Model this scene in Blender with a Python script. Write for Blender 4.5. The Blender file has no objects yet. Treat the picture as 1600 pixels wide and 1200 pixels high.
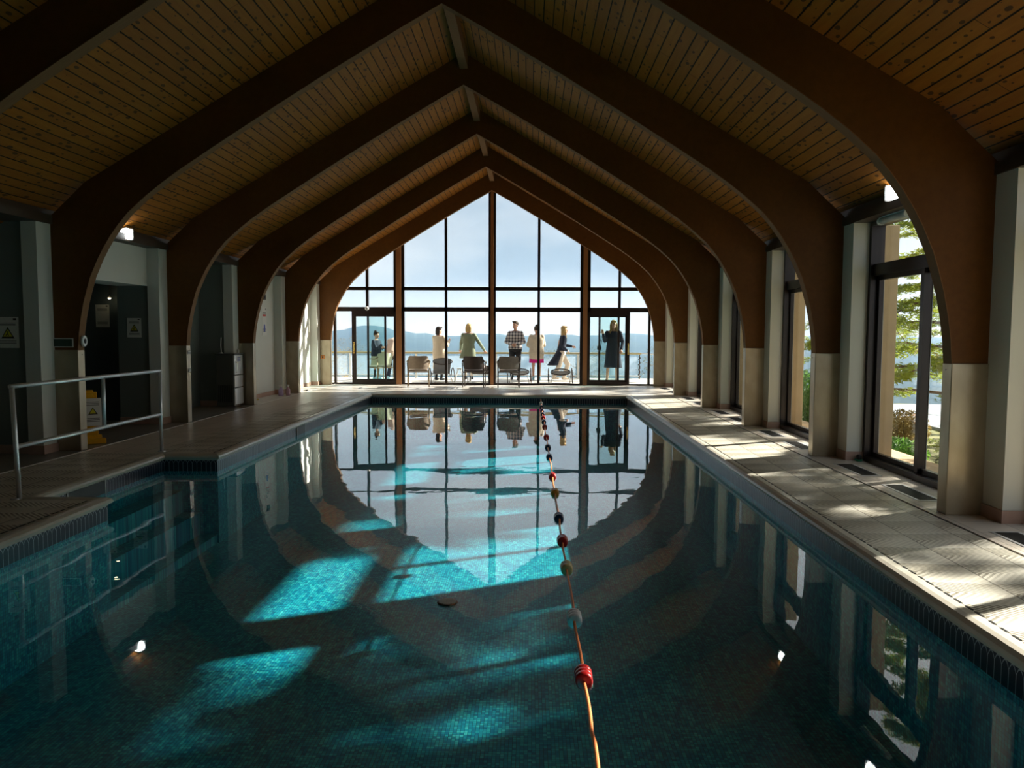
import bpy, bmesh, math, random
from mathutils import Vector, Matrix
import numpy as np
random.seed(7)
S = bpy.context.scene
COL = S.collection
PI = math.pi

# ------------------------------------------------------------------ camera
CAM = Vector((0, 0, 1.45))
def ray(x, y, F=1200.0, pi=.0679, ya=.0231, ro=.0037):
    X = x - 800; V = y - 600
    c, s = math.cos(ro), math.sin(ro)
    u = (c*X + s*V)/F; v = (-s*X + c*V)/F
    d = (u, 1.0, -v)
    c, s = math.cos(pi), math.sin(pi)
    Y = c*d[1] + s*d[2]; z = -s*d[1] + c*d[2]; X = d[0]
    c, s = math.cos(ya), math.sin(ya)
    return Vector((c*X - s*Y, s*X + c*Y, z))
cd = bpy.data.cameras.new('camera'); cam = bpy.data.objects.new('camera', cd); COL.objects.link(cam)
fw = ray(800, 600).normalized(); rt = (ray(801, 600) - ray(800, 600)).normalized(); up = rt.cross(fw)
cam.matrix_world = Matrix(((rt.x, up.x, -fw.x, CAM.x), (rt.y, up.y, -fw.y, CAM.y), (rt.z, up.z, -fw.z, CAM.z), (0, 0, 0, 1)))
cd.sensor_width = 36; cd.lens = 1200/1600*36; cd.clip_start = .05; cd.clip_end = 9000
S.camera = cam

# ------------------------------------------------------------------ colour management
S.view_settings.view_transform = 'Standard'; S.view_settings.look = 'None'
S.view_settings.gamma = 1; S.view_settings.use_curve_mapping = False
S.view_settings.exposure = 0.22
S.cycles.use_denoising = True
S.cycles.max_bounces = 10; S.cycles.diffuse_bounces = 4; S.cycles.glossy_bounces = 4
S.cycles.transparent_max_bounces = 32; S.cycles.transmission_bounces = 6
S.cycles.sample_clamp_indirect = 6

# ------------------------------------------------------------------ world: bright overcast sky
SUN = Vector((1, .50, .585)).normalized()
W = bpy.data.worlds.new('sky'); S.world = W; W.use_nodes = True
nt = W.node_tree; nt.nodes.clear()
N = nt.nodes.new; L = nt.links.new
tc = N('ShaderNodeTexCoord')
sep = N('ShaderNodeSeparateXYZ'); L(tc.outputs['Generated'], sep.inputs[0])
mp = N('ShaderNodeMapping'); mp.inputs['Scale'].default_value = (1.6, 1.6, 5.0); L(tc.outputs['Generated'], mp.inputs[0])
cl = N('ShaderNodeTexNoise'); cl.inputs['Scale'].default_value = 1.5; cl.inputs['Detail'].default_value = 5; cl.inputs['Roughness'].default_value = .5
L(mp.outputs[0], cl.inputs['Vector'])
crp = N('ShaderNodeValToRGB'); crp.color_ramp.elements[0].position = .38; crp.color_ramp.elements[1].position = .66
crp.color_ramp.elements[0].color = (.40, .51, .63, 1); crp.color_ramp.elements[1].color = (.76, .80, .85, 1)
L(cl.outputs['Fac'], crp.inputs[0])
hz = N('ShaderNodeMapRange'); hz.inputs['From Min'].default_value = .0; hz.inputs['From Max'].default_value = .07
hz.inputs['To Min'].default_value = 1; hz.inputs['To Max'].default_value = 0; L(sep.outputs['Z'], hz.inputs['Value'])
mh = N('ShaderNodeMix'); mh.data_type = 'RGBA'; L(hz.outputs[0], mh.inputs['Factor']); L(crp.outputs[0], mh.inputs['A'])
mh.inputs['B'].default_value = (.80, .82, .86, 1)
dt = N('ShaderNodeVectorMath'); dt.operation = 'DOT_PRODUCT'; L(tc.outputs['Generated'], dt.inputs[0]); dt.inputs[1].default_value = SUN
gl = N('ShaderNodeMapRange'); gl.inputs['From Min'].default_value = .66; gl.inputs['From Max'].default_value = 1
gl.inputs['To Min'].default_value = 0; gl.inputs['To Max'].default_value = 1.0; L(dt.outputs['Value'], gl.inputs['Value'])
ad = N('ShaderNodeMix'); ad.data_type = 'RGBA'; ad.blend_type = 'ADD'; L(gl.outputs[0], ad.inputs['Factor']); L(mh.outputs['Result'], ad.inputs['A'])
ad.inputs['B'].default_value = (1.3, 1.2, 1.05, 1)
bg = N('ShaderNodeBackground'); L(ad.outputs['Result'], bg.inputs['Color']); bg.inputs['Strength'].default_value = 1.0
wo = N('ShaderNodeOutputWorld'); L(bg.outputs[0], wo.inputs['Surface'])

# ------------------------------------------------------------------ sun
sl = bpy.data.lights.new('sun', 'SUN'); sl.energy = 16.0; sl.angle = math.radians(1.1); sl.color = (1, .93, .82)
so = bpy.data.objects.new('sun', sl); COL.objects.link(so); so.location = (20, 12, 14)
so.rotation_euler = (-SUN).to_track_quat('-Z', 'Y').to_euler()

# ------------------------------------------------------------------ tagging
def tag(o, label=None, cat=None, group=None, kind=None):
    if label: o['label'] = label
    if cat: o['category'] = cat
    if group: o['group'] = group
    if kind: o['kind'] = kind
    return o
def thing(name, label, cat, loc=(0, 0, 0), rz=0, group=None):
    o = bpy.data.objects.new(name, None); COL.objects.link(o); o.empty_display_size = .1
    o.location = loc; o.rotation_euler = (0, 0, rz)
    return tag(o, label, cat, group)
def copy_tree(o, parent=None):
    c = o.copy(); COL.objects.link(c)
    if parent: c.parent = parent
    for ch in list(o.children): copy_tree(ch, c)
    return c

# ------------------------------------------------------------------ mesh builder
class MB:
    def __init__(s): s.v = []; s.f = []; s.m = []; s.mi = 0
    def add(s, vs, fs):
        b = len(s.v); s.v += [tuple(v) for v in vs]
        for f in fs: s.f.append([i + b for i in f]); s.m.append(s.mi)
        return s
    def box(s, x0, x1, y0, y1, z0, z1):
        vs = [(x, y, z) for z in (z0, z1) for y in (y0, y1) for x in (x0, x1)]
        return s.add(vs, [(0, 2, 3, 1), (4, 5, 7, 6), (0, 1, 5, 4), (2, 6, 7, 3), (0, 4, 6, 2), (1, 3, 7, 5)])
    def rbox(s, cx, cy, cz, sx, sy, sz, M):
        vs = [M @ Vector((cx + x*sx/2, cy + y*sy/2, cz + z*sz/2)) for z in (-1, 1) for y in (-1, 1) for x in (-1, 1)]
        return s.add(vs, [(0, 2, 3, 1), (4, 5, 7, 6), (0, 1, 5, 4), (2, 6, 7, 3), (0, 4, 6, 2), (1, 3, 7, 5)])
    def tube(s, pts, r, n=10, cap=True, squash=None):
        pts = [Vector(p) for p in pts]; k = len(pts)
        rs = r if isinstance(r, (list, tuple)) else [r]*k
        vs = []; prev = None
        for i, p in enumerate(pts):
            t = (pts[min(i+1, k-1)] - pts[max(i-1, 0)])
            t = t.normalized() if t.length > 1e-9 else Vector((0, 0, 1))
            if prev is None:
                a = Vector((0, 0, 1)) if abs(t.z) < .9 else Vector((1, 0, 0))
                u = t.cross(a).normalized()
            else:
                u = (prev - t*prev.dot(t)); u = u.normalized() if u.length > 1e-6 else t.orthogonal().normalized()
            prev = u; w = t.cross(u)
            for j in range(n):
                a = 2*PI*j/n; vs.append(p + (u*math.cos(a) + w*math.sin(a))*rs[i])
        fs = [(i*n+j, i*n+(j+1) % n, (i+1)*n+(j+1) % n, (i+1)*n+j) for i in range(k-1) for j in range(n)]
        if cap: fs += [tuple(reversed(range(n))), tuple(range((k-1)*n, k*n))]
        return s.add(vs, fs)
    def cap(s, a, b, ra, rb, n=12):
        """closed tapered capsule"""
        a = Vector(a); b = Vector(b); d = b - a; l = d.length; t = d.normalized() if l > 1e-9 else Vector((0, 0, 1))
        P = []; R = []
        for k in range(4):
            th = PI/2*(k+.15)/4; P.append(a - t*ra*math.cos(th)); R.append(ra*math.sin(th))
        for k in range(5): P.append(a + d*k/4); R.append(ra + (rb-ra)*k/4)
        for k in range(4):
            th = PI/2*(3.85-k)/4; P.append(b + t*rb*math.cos(th)); R.append(rb*math.sin(th))
        u = t.orthogonal().normalized(); w = t.cross(u); vs = []
        for p, r in zip(P, R):
            for j in range(n):
                q = 2*PI*j/n; vs.append(p + (u*math.cos(q) + w*math.sin(q))*r)
        k = len(P)
        fs = [(i*n+j, i*n+(j+1) % n, (i+1)*n+(j+1) % n, (i+1)*n+j) for i in range(k-1) for j in range(n)]
        fs += [tuple(reversed(range(n))), tuple(range((k-1)*n, k*n))]
        return s.add(vs, fs)
    def ell(s, c, r, n=14, m=9, M=None):
        c = Vector(c); vs = []
        for i in range(1, m):
            th = PI*i/m
            for j in range(n):
                a = 2*PI*j/n
                p = Vector((r[0]*math.sin(th)*math.cos(a), r[1]*math.sin(th)*math.sin(a), r[2]*math.cos(th)))
                vs.append(c + (M @ p if M else p))
        top = Vector((0, 0, r[2])); vs.append(c + (M @ top if M else top)); vs.append(c - (M @ top if M else top))
        fs = [((i)*n+j, (i+1)*n+j, (i+1)*n+(j+1) % n, i*n+(j+1) % n) for i in range(m-2) for j in range(n)]
        T = (m-1)*n
        fs += [(T, j, (j+1) % n) for j in range(n)] + [(T+1, (m-2)*n+(j+1) % n, (m-2)*n+j) for j in range(n)]
        return s.add(vs, fs)
    def loft(s, secs, n=24):
        """secs: (cx, cy, cz, rx, ry)"""
        vs = [(cx + rx*math.cos(2*PI*j/n), cy + ry*math.sin(2*PI*j/n), cz) for cx, cy, cz, rx, ry in secs for j in range(n)]
        k = len(secs)
        fs = [(i*n+j, i*n+(j+1) % n, (i+1)*n+(j+1) % n, (i+1)*n+j) for i in range(k-1) for j in range(n)]
        fs += [tuple(reversed(range(n))), tuple(range((k-1)*n, k*n))]
        return s.add(vs, fs)
    def prism(s, poly, fn, d0, d1):
        """extrude polygon; fn(a, b, d) -> xyz"""
        n = len(poly); vs = [fn(a, b, d0) for a, b in poly] + [fn(a, b, d1) for a, b in poly]
        fs = [tuple(range(n)), tuple(reversed(range(n, 2*n)))] + [(i, n+i, n+(i+1) % n, (i+1) % n) for i in range(n)]
        return s.add(vs, fs)
    def strip(s, A, B, fn, d0, d1):
        """solid band between polylines A and B (same count), extruded d0..d1"""
        n = len(A)
        vs = [fn(*a, d0) for a in A] + [fn(*b, d0) for b in B] + [fn(*a, d1) for a in A] + [fn(*b, d1) for b in B]
        fs = []
        for i in range(n-1):
            fs += [(i, i+1, n+i+1, n+i), (2*n+i, 3*n+i, 3*n+i+1, 2*n+i+1), (i, 2*n+i, 2*n+i+1, i+1), (n+i, n+i+1, 3*n+i+1, 3*n+i)]
        fs += [(0, n, 3*n, 2*n), (n-1, 3*n-1, 4*n-1, 2*n-1)]
        return s.add(vs, fs)
    def build(s, name, mats, parent=None, smooth=False, bevel=0, remesh=0, fix=True, smooth_it=0):
        me = bpy.data.meshes.new(name); me.from_pydata(s.v, [], s.f)
        if not isinstance(mats, (list, tuple)): mats = [mats]
        for m in mats: me.materials.append(m)
        if len(mats) > 1: me.polygons.foreach_set('material_index', s.m)
        if fix:
            bm = bmesh.new(); bm.from_mesh(me); bmesh.ops.recalc_face_normals(bm, faces=bm.faces); bm.to_mesh(me); bm.free()
        if smooth: me.polygons.foreach_set('use_smooth', [True]*len(me.polygons))
        me.update()
        o = bpy.data.objects.new(name, me); COL.objects.link(o)
        if parent: o.parent = parent
        if remesh:
            r = o.modifiers.new('remesh', 'REMESH'); r.mode = 'VOXEL'; r.voxel_size = remesh; r.use_smooth_shade = True
            if smooth_it:
                q = o.modifiers.new('smooth', 'SMOOTH'); q.factor = .5; q.iterations = smooth_it
        if bevel:
            b = o.modifiers.new('bevel', 'BEVEL'); b.width = bevel; b.segments = 2; b.limit_method = 'ANGLE'
        return o
def struct(name, mb, mats, **k): return tag(mb.build(name, mats, **k), kind='structure')

# ------------------------------------------------------------------ materials
class NT:
    """small helper around a node tree"""
    def __init__(s, name):
        s.m = bpy.data.materials.new(name); s.m.use_nodes = True; s.t = s.m.node_tree; s.t.nodes.clear()
        s.out = s.t.nodes.new('ShaderNodeOutputMaterial'); s.b = s.t.nodes.new('ShaderNodeBsdfPrincipled')
        s.t.links.new(s.b.outputs[0], s.out.inputs[0])
    def n(s, typ, **k):
        q = s.t.nodes.new('ShaderNode' + typ)
        for a, v in k.items(): setattr(q, a, v)
        return q
    def l(s, a, b): s.t.links.new(a, b)
    def val(s, inp, v):
        if hasattr(v, 'is_output') or hasattr(v, 'links'): s.l(v, inp)
        else: inp.default_value = v
    def math(s, op, a, b=None, c=None):
        q = s.n('Math', operation=op); s.val(q.inputs[0], a)
        if b is not None: s.val(q.inputs[1], b)
        if c is not None: s.val(q.inputs[2], c)
        return q.outputs[0]
    def pos(s):
        g = s.n('NewGeometry'); q = s.n('SeparateXYZ'); s.l(g.outputs['Position'], q.inputs[0]); return q.outputs
    def obj(s):
        g = s.n('TexCoord'); return g.outputs['Object']
    def comb(s, x, y, z=0.0):
        q = s.n('CombineXYZ'); s.val(q.inputs[0], x); s.val(q.inputs[1], y); s.val(q.inputs[2], z); return q.outputs[0]
    def noise(s, vec, scale, detail=3, rough=.5):
        q = s.n('TexNoise'); q.inputs['Scale'].default_value = scale; q.inputs['Detail'].default_value = detail
        q.inputs['Roughness'].default_value = rough
        if vec is not None: s.l(vec, q.inputs['Vector'])
        return q.outputs['Fac']
    def white(s, vec):
        q = s.n('TexWhiteNoise', noise_dimensions='3D'); s.l(vec, q.inputs['Vector']); return q.outputs['Value']
    def ramp(s, fac, stops):
        q = s.n('ValToRGB'); e = q.color_ramp.elements
        while len(e) < len(stops): e.new(.5)
        for el, (p, c) in zip(e, stops): el.position = p; el.color = (*c, 1)
        s.l(fac, q.inputs[0]); return q.outputs[0]
    def mix(s, f, a, b, mode='MIX'):
        q = s.n('Mix', data_type='RGBA', blend_type=mode); s.val(q.inputs['Factor'], f)
        for nm, v in (('A', a), ('B', b)):
            if isinstance(v, tuple): q.inputs[nm].default_value = (*v, 1)
            else: s.l(v, q.inputs[nm])
        return q.outputs['Result']
    def mr(s, v, a, b, c=0.0, d=1.0):
        q = s.n('MapRange'); s.val(q.inputs['Value'], v)
        for i, x in zip(('From Min', 'From Max', 'To Min', 'To Max'), (a, b, c, d)): q.inputs[i].default_value = x
        return q.outputs[0]
    def bump(s, h, dist=.005, strength=1.0):
        q = s.n('Bump'); q.inputs['Distance'].default_value = dist; q.inputs['Strength'].default_value = strength
        s.l(h, q.inputs['Height']); s.l(q.outputs[0], s.b.inputs['Normal'])
    def col(s, c):
        if isinstance(c, tuple): s.b.inputs['Base Color'].default_value = (*c, 1)
        else: s.l(c, s.b.inputs['Base Color'])
    def rough(s, r): s.val(s.b.inputs['Roughness'], r)
def simple(name, c, r=.6, metal=0, var=.12, scale=8, spec=None, emit=None, es=1):
    t = NT(name); t.rough(r); t.b.inputs['Metallic'].default_value = metal
    if var:
        f = t.noise(t.obj(), scale, 4)
        t.col(t.mix(f, tuple(x*(1-var) for x in c), tuple(min(1, x*(1+var)) for x in c)))
    else: t.col(c)
    if spec is not None: t.b.inputs['Specular IOR Level'].default_value = spec
    if emit: t.b.inputs['Emission Color'].default_value = (*emit, 1); t.b.inputs['Emission Strength'].default_value = es
    return t.m

def m_planks():
    t = NT('pine_boards'); x, y, z = t.pos()
    w = .106; q = t.math('DIVIDE', t.math('ADD', x, 1.03), w); idx = t.math('FLOOR', q); fr = t.math('FRACT', q)
    edge = t.math('MINIMUM', fr, t.math('SUBTRACT', 1.0, fr)); groove = t.mr(edge, .03, .07, 0, 1)
    rnd = t.white(t.comb(idx, 3.3, 0))
    yy = t.math('ADD', y, t.math('MULTIPLY', rnd, 40.0))
    jd = t.math('FRACT', t.math('DIVIDE', yy, 3.4)); joint = t.mr(jd, .0012, .002, 0, 1)
    seg = t.white(t.comb(idx, t.math('FLOOR', t.math('DIVIDE', yy, 3.4)), 2))
    grain = t.noise(t.comb(t.math('MULTIPLY', x, 14.0), t.math('MULTIPLY', yy, 1.1), idx), 2.2, 5, .6)
    base = t.mix(grain, (.28, .092, .009), (.50, .200, .026))
    base = t.mix(t.math('MULTIPLY', seg, .45), base, (.24, .080, .018))
    vo = t.n('TexVoronoi'); vo.inputs['Scale'].default_value = 1.0
    t.l(t.comb(t.math('MULTIPLY', x, 21.0), t.math('MULTIPLY', yy, 9.0), 0), vo.inputs['Vector'])
    cs = t.n('SeparateColor'); t.l(vo.outputs['Color'], cs.inputs[0])
    kn = t.math('LESS_THAN', vo.outputs['Distance'], t.math('MULTIPLY', t.math('SUBTRACT', cs.outputs[0], .35), .60))
    base = t.mix(t.math('MULTIPLY', kn, .8), base, (.05, .025, .012))
    base = t.mix(t.math('MULTIPLY', groove, joint), (.015, .009, .005), base)
    t.col(base); t.rough(.6); t.b.inputs['Specular IOR Level'].default_value = .2; t.bump(groove, .006, .8); return t.m
def m_beam():
    t = NT('laminated_timber'); x, y, z = t.pos()
    g = t.noise(t.comb(t.math('MULTIPLY', x, 3.0), y, t.math('MULTIPLY', z, 3.0)), 5, 6, .65)
    g2 = t.noise(t.comb(x, y, z), 1.4, 3)
    c = t.mix(g, (.095, .035, .005), (.20, .078, .011)); c = t.mix(t.mr(g2, .35, .7, 0, .5), c, (.09, .032, .005))
    t.col(c); t.rough(.55); t.b.inputs['Specular IOR Level'].default_value = .25; t.bump(g, .002, .3); return t.m
def m_soffit():  # paler than the beams: light on the undersides put into the colour
    t = NT('lit_tone_timber'); x, y, z = t.pos()
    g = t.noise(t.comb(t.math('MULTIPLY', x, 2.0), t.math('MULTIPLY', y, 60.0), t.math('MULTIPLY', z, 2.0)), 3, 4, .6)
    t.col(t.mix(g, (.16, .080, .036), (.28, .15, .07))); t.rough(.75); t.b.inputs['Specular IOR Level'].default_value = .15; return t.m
def m_mosaic(name, axes):
    t = NT(name); P = t.pos(); a = P[axes[0]]; b = P[axes[1]]
    w = .0235
    u = t.math('DIVIDE', a, w); v = t.math('DIVIDE', b, w)
    iu = t.math('FLOOR', u); iv = t.math('FLOOR', v); fu = t.math('FRACT', u); fv = t.math('FRACT', v)
    r = t.white(t.comb(iu, iv, 1)); r2 = t.white(t.comb(t.math('FLOOR', t.math('DIVIDE', iu, 2.0)), t.math('FLOOR', t.math('DIVIDE', iv, 5.0)), 7))
    rr = t.math('ADD', t.math('MULTIPLY', r, .7), t.math('MULTIPLY', r2, .3))
    c = t.ramp(rr, [(0, (.003, .15, .27)), (.3, (.005, .27, .42)), (.55, (.012, .40, .52)), (.8, (.04, .58, .61)), (1, (.12, .75, .75))])
    eu = t.math('MINIMUM', fu, t.math('SUBTRACT', 1.0, fu)); ev = t.math('MINIMUM', fv, t.math('SUBTRACT', 1.0, fv))
    g = t.math('MINIMUM', t.mr(eu, .04, .09), t.mr(ev, .03, .06))
    c = t.mix(g, (.006, .10, .13), c)
    t.col(c); t.rough(.3); return t.m
def m_fan():
    """ribbed anti-slip tile: nested chevrons, one square tile 0.37 m"""
    t = NT('ribbed_deck_tile'); x, y, z = t.pos(); w = .37
    u = t.math('DIVIDE', t.math('SUBTRACT', x, 2.33), w); v = t.math('DIVIDE', t.math('ADD', y, t.math('MULTIPLY', t.math('ABSOLUTE', t.math('SUBTRACT', t.math('FRACT', t.math('MULTIPLY', u, .5)), .5)), -.06)), w)
    fu = t.math('FRACT', u); fv = t.math('FRACT', v); iu = t.math('FLOOR', u); iv = t.math('FLOOR', v)
    d1 = t.math('ABSOLUTE', t.math('SUBTRACT', fv, .5))
    s = t.math('FRACT', t.math('MULTIPLY', t.math('ADD', fu, t.math('MULTIPLY', d1, 1.1)), 8.0))
    st = t.math('GREATER_THAN', s, .5)
    half = t.mr(t.math('SUBTRACT', fv, t.math('MULTIPLY', fu, .55)), .1, .4, .25, 1.0)
    c = t.mix(t.math('MULTIPLY', st, half), (.80, .76, .66), (.24, .21, .15))
    tone = t.white(t.comb(iu, iv, 4)); c = t.mix(t.math('MULTIPLY', tone, .25), c, (.42, .38, .28))
    st2 = t.noise(t.comb(x, y, 0), 1.3, 4); c = t.mix(t.mr(st2, .4, .75, 0, .35), c, (.30, .26, .19))
    eu = t.math('MINIMUM', fu, t.math('SUBTRACT', 1.0, fu)); ev = t.math('MINIMUM', fv, t.math('SUBTRACT', 1.0, fv))
    c = t.mix(t.mr(ev, .015, .025, 1, 0), c, (.72, .70, .62)); c = t.mix(t.mr(eu, .008, .016, 1, 0), c, (.16, .14, .11))
    t.col(c); t.rough(t.mr(st2, .3, .7, .3, .5)); t.bump(st, .002, .5); return t.m
def m_tile(name, a, b, w, grout, rough=.35):
    t = NT(name); x, y, z = t.pos()
    u = t.math('DIVIDE', x, w); v = t.math('DIVIDE', y, w)
    fu = t.math('FRACT', u); fv = t.math('FRACT', v)
    r = t.white(t.comb(t.math('FLOOR', u), t.math('FLOOR', v), 1)); n = t.noise(t.comb(x, y, 0), 3, 5, .6)
    c = t.mix(t.math('ADD', t.math('MULTIPLY', r, .35), t.math('MULTIPLY', n, .65)), a, b)
    eu = t.math('MINIMUM', fu, t.math('SUBTRACT', 1.0, fu)); ev = t.math('MINIMUM', fv, t.math('SUBTRACT', 1.0, fv))
    c = t.mix(t.mr(t.math('MINIMUM', eu, ev), .006, .014, 1, 0), c, grout)
    t.col(c); t.rough(rough); return t.m
def m_gutter(ax):
    t = NT('gutter_tile'); P = t.pos(); a = P[ax]; z = P[2]
    f = t.math('FRACT', t.math('DIVIDE', a, .055)); d = t.math('ABSOLUTE', t.math('SUBTRACT', f, .5))
    zz = t.math('DIVIDE', t.math('ADD', z, .20), .14)    # 0 bottom .. 1 top
    top = t.math('SUBTRACT', .93, t.math('MULTIPLY', t.math('MULTIPLY', d, d), 1.1))
    arc = t.math('LESS_THAN', t.math('ABSOLUTE', t.math('SUBTRACT', zz, top)), .035)
    side = t.math('MULTIPLY', t.math('GREATER_THAN', d, .455), t.math('LESS_THAN', zz, .72))
    ln = t.math('MINIMUM', t.math('ADD', arc, side), 1.0)
    t.col(t.mix(ln, (.012, .016, .035), (.42, .42, .46))); t.rough(.3); t.bump(ln, .006, .8); return t.m
def m_stone():
    t = NT('veined_leg_cladding'); x, y, z = t.pos()
    n = t.noise(t.comb(t.math('MULTIPLY', x, 2.0), t.math('MULTIPLY', y, 2.0), t.math('MULTIPLY', z, .8)), 4, 6, .6)
    q = t.n('TexWave', wave_type='BANDS', bands_direction='DIAGONAL'); q.inputs['Scale'].default_value = 1.6; q.inputs['Distortion'].default_value = 9; q.inputs['Detail'].default_value = 4
    t.l(t.comb(x, y, z), q.inputs['Vector'])
    c = t.mix(n, (.30, .25, .17), (.52, .45, .33)); c = t.mix(t.math('MULTIPLY', q.outputs['Fac'], .25), c, (.30, .24, .15))
    t.col(c); t.rough(.3); t.b.inputs['Metallic'].default_value = .55; return t.m
def schlick(t, f0, nrm=None, k=1.0):
    """two-sided surface reflectance"""
    g = t.n('NewGeometry'); d = t.n('VectorMath', operation='DOT_PRODUCT'); t.l(g.outputs['Incoming'], d.inputs[0]); t.l(nrm if nrm else g.outputs['Normal'], d.inputs[1])
    c = t.math('SUBTRACT', 1.0, t.math('MINIMUM', t.math('ABSOLUTE', d.outputs['Value']), 1.0))
    return t.math('MULTIPLY', t.math('ADD', f0, t.math('MULTIPLY', t.math('POWER', c, 4.2), 1-f0)), k)
def m_water():
    t = NT('pool_water'); t.t.nodes.remove(t.b)
    x, y, z = t.pos()
    n1 = t.noise(t.comb(t.math('MULTIPLY', x, .8), t.math('MULTIPLY', y, 1.0), 0), 1.1, 2, .4)
    n2 = t.noise(t.comb(x, y, 5.0), 5.0, 2, .5)
    h = t.math('ADD', t.math('MULTIPLY', n1, 1.0), t.math('MULTIPLY', n2, .07))
    bp = t.n('Bump'); bp.inputs['Distance'].default_value = .004; bp.inputs['Strength'].default_value = 1.0; t.l(h, bp.inputs['Height'])
    g = t.n('BsdfGlossy'); g.inputs['Roughness'].default_value = 0.0; g.inputs['Color'].default_value = (1, 1, 1, 1); t.l(bp.outputs[0], g.inputs['Normal'])
    tr = t.n('BsdfTransparent'); tr.inputs['Color'].default_value = (.86, .97, .98, 1)
    mx = t.n('MixShader'); t.l(schlick(t, .022, bp.outputs[0]), mx.inputs[0]); t.l(tr.outputs[0], mx.inputs[1]); t.l(g.outputs[0], mx.inputs[2])
    t.l(mx.outputs[0], t.out.inputs[0]); return t.m
def m_glass(name, tint=(.97, .985, .98), refl=1.0):
    t = NT(name); t.t.nodes.remove(t.b)
    g = t.n('BsdfGlossy'); g.inputs['Roughness'].default_value = 0.0
    tr = t.n('BsdfTransparent'); tr.inputs['Color'].default_value = (*tint, 1)
    mx = t.n('MixShader'); t.l(schlick(t, .04, None, .6*refl), mx.inputs[0]); t.l(tr.outputs[0], mx.inputs[1]); t.l(g.outputs[0], mx.inputs[2])
    t.l(mx.outputs[0], t.out.inputs[0]); return t.m
def m_balu():
    t = NT('balustrade_glass'); t.t.nodes.remove(t.b)
    tr = t.n('BsdfTransparent'); tr.inputs['Color'].default_value = (.90, .95, .98, 1)
    d = t.n('BsdfTranslucent'); d.inputs['Color'].default_value = (.75, .80, .86, 1)
    mx = t.n('MixShader'); mx.inputs[0].default_value = .13; t.l(tr.outputs[0], mx.inputs[1]); t.l(d.outputs[0], mx.inputs[2])
    t.l(mx.outputs[0], t.out.inputs[0]); return t.m
def m_plaid():
    t = NT('plaid_flannel'); o = t.n('SeparateXYZ'); t.l(t.obj(), o.inputs[0])
    a = t.math('GREATER_THAN', t.math('FRACT', t.math('MULTIPLY', o.outputs[0], 11.0)), .55)
    b = t.math('GREATER_THAN', t.math('FRACT', t.math('MULTIPLY', o.outputs[2], 11.0)), .55)
    s = t.math('MULTIPLY', t.math('ADD', a, b), .5)
    t.col(t.ramp(s, [(0, (.70, .66, .62)), (.5, (.30, .28, .29)), (1, (.06, .055, .07))])); t.rough(.9); return t.m
def m_fur(name, c):
    t = NT(name); f = t.noise(t.obj(), 22, 5, .7); t.col(t.mix(f, tuple(x*.65 for x in c), tuple(min(1, x*1.15) for x in c)))
    t.rough(1); t.bump(f, .02, .9); return t.m
def m_leaf(name, a, b):
    t = NT(name); f = t.noise(t.obj(), 1.2, 4, .7); c = t.mix(t.mr(f, .3, .7), a, b); t.col(c); t.rough(.6)
    tl = t.n('BsdfTranslucent'); t.l(c, tl.inputs['Color'])
    mx = t.n('MixShader'); mx.inputs[0].default_value = .45; t.l(t.b.outputs[0], mx.inputs[1]); t.l(tl.outputs[0], mx.inputs[2]); t.l(mx.outputs[0], t.out.inputs[0])
    return t.m
def m_ground(name, a, b, sc=1.5):
    t = NT(name); x, y, z = t.pos(); f = t.noise(t.comb(x, y, z), sc, 7, .65); t.col(t.mix(t.mr(f, .3, .7), a, b)); t.rough(1); t.b.inputs['Specular IOR Level'].default_value = .1; return t.m

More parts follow.
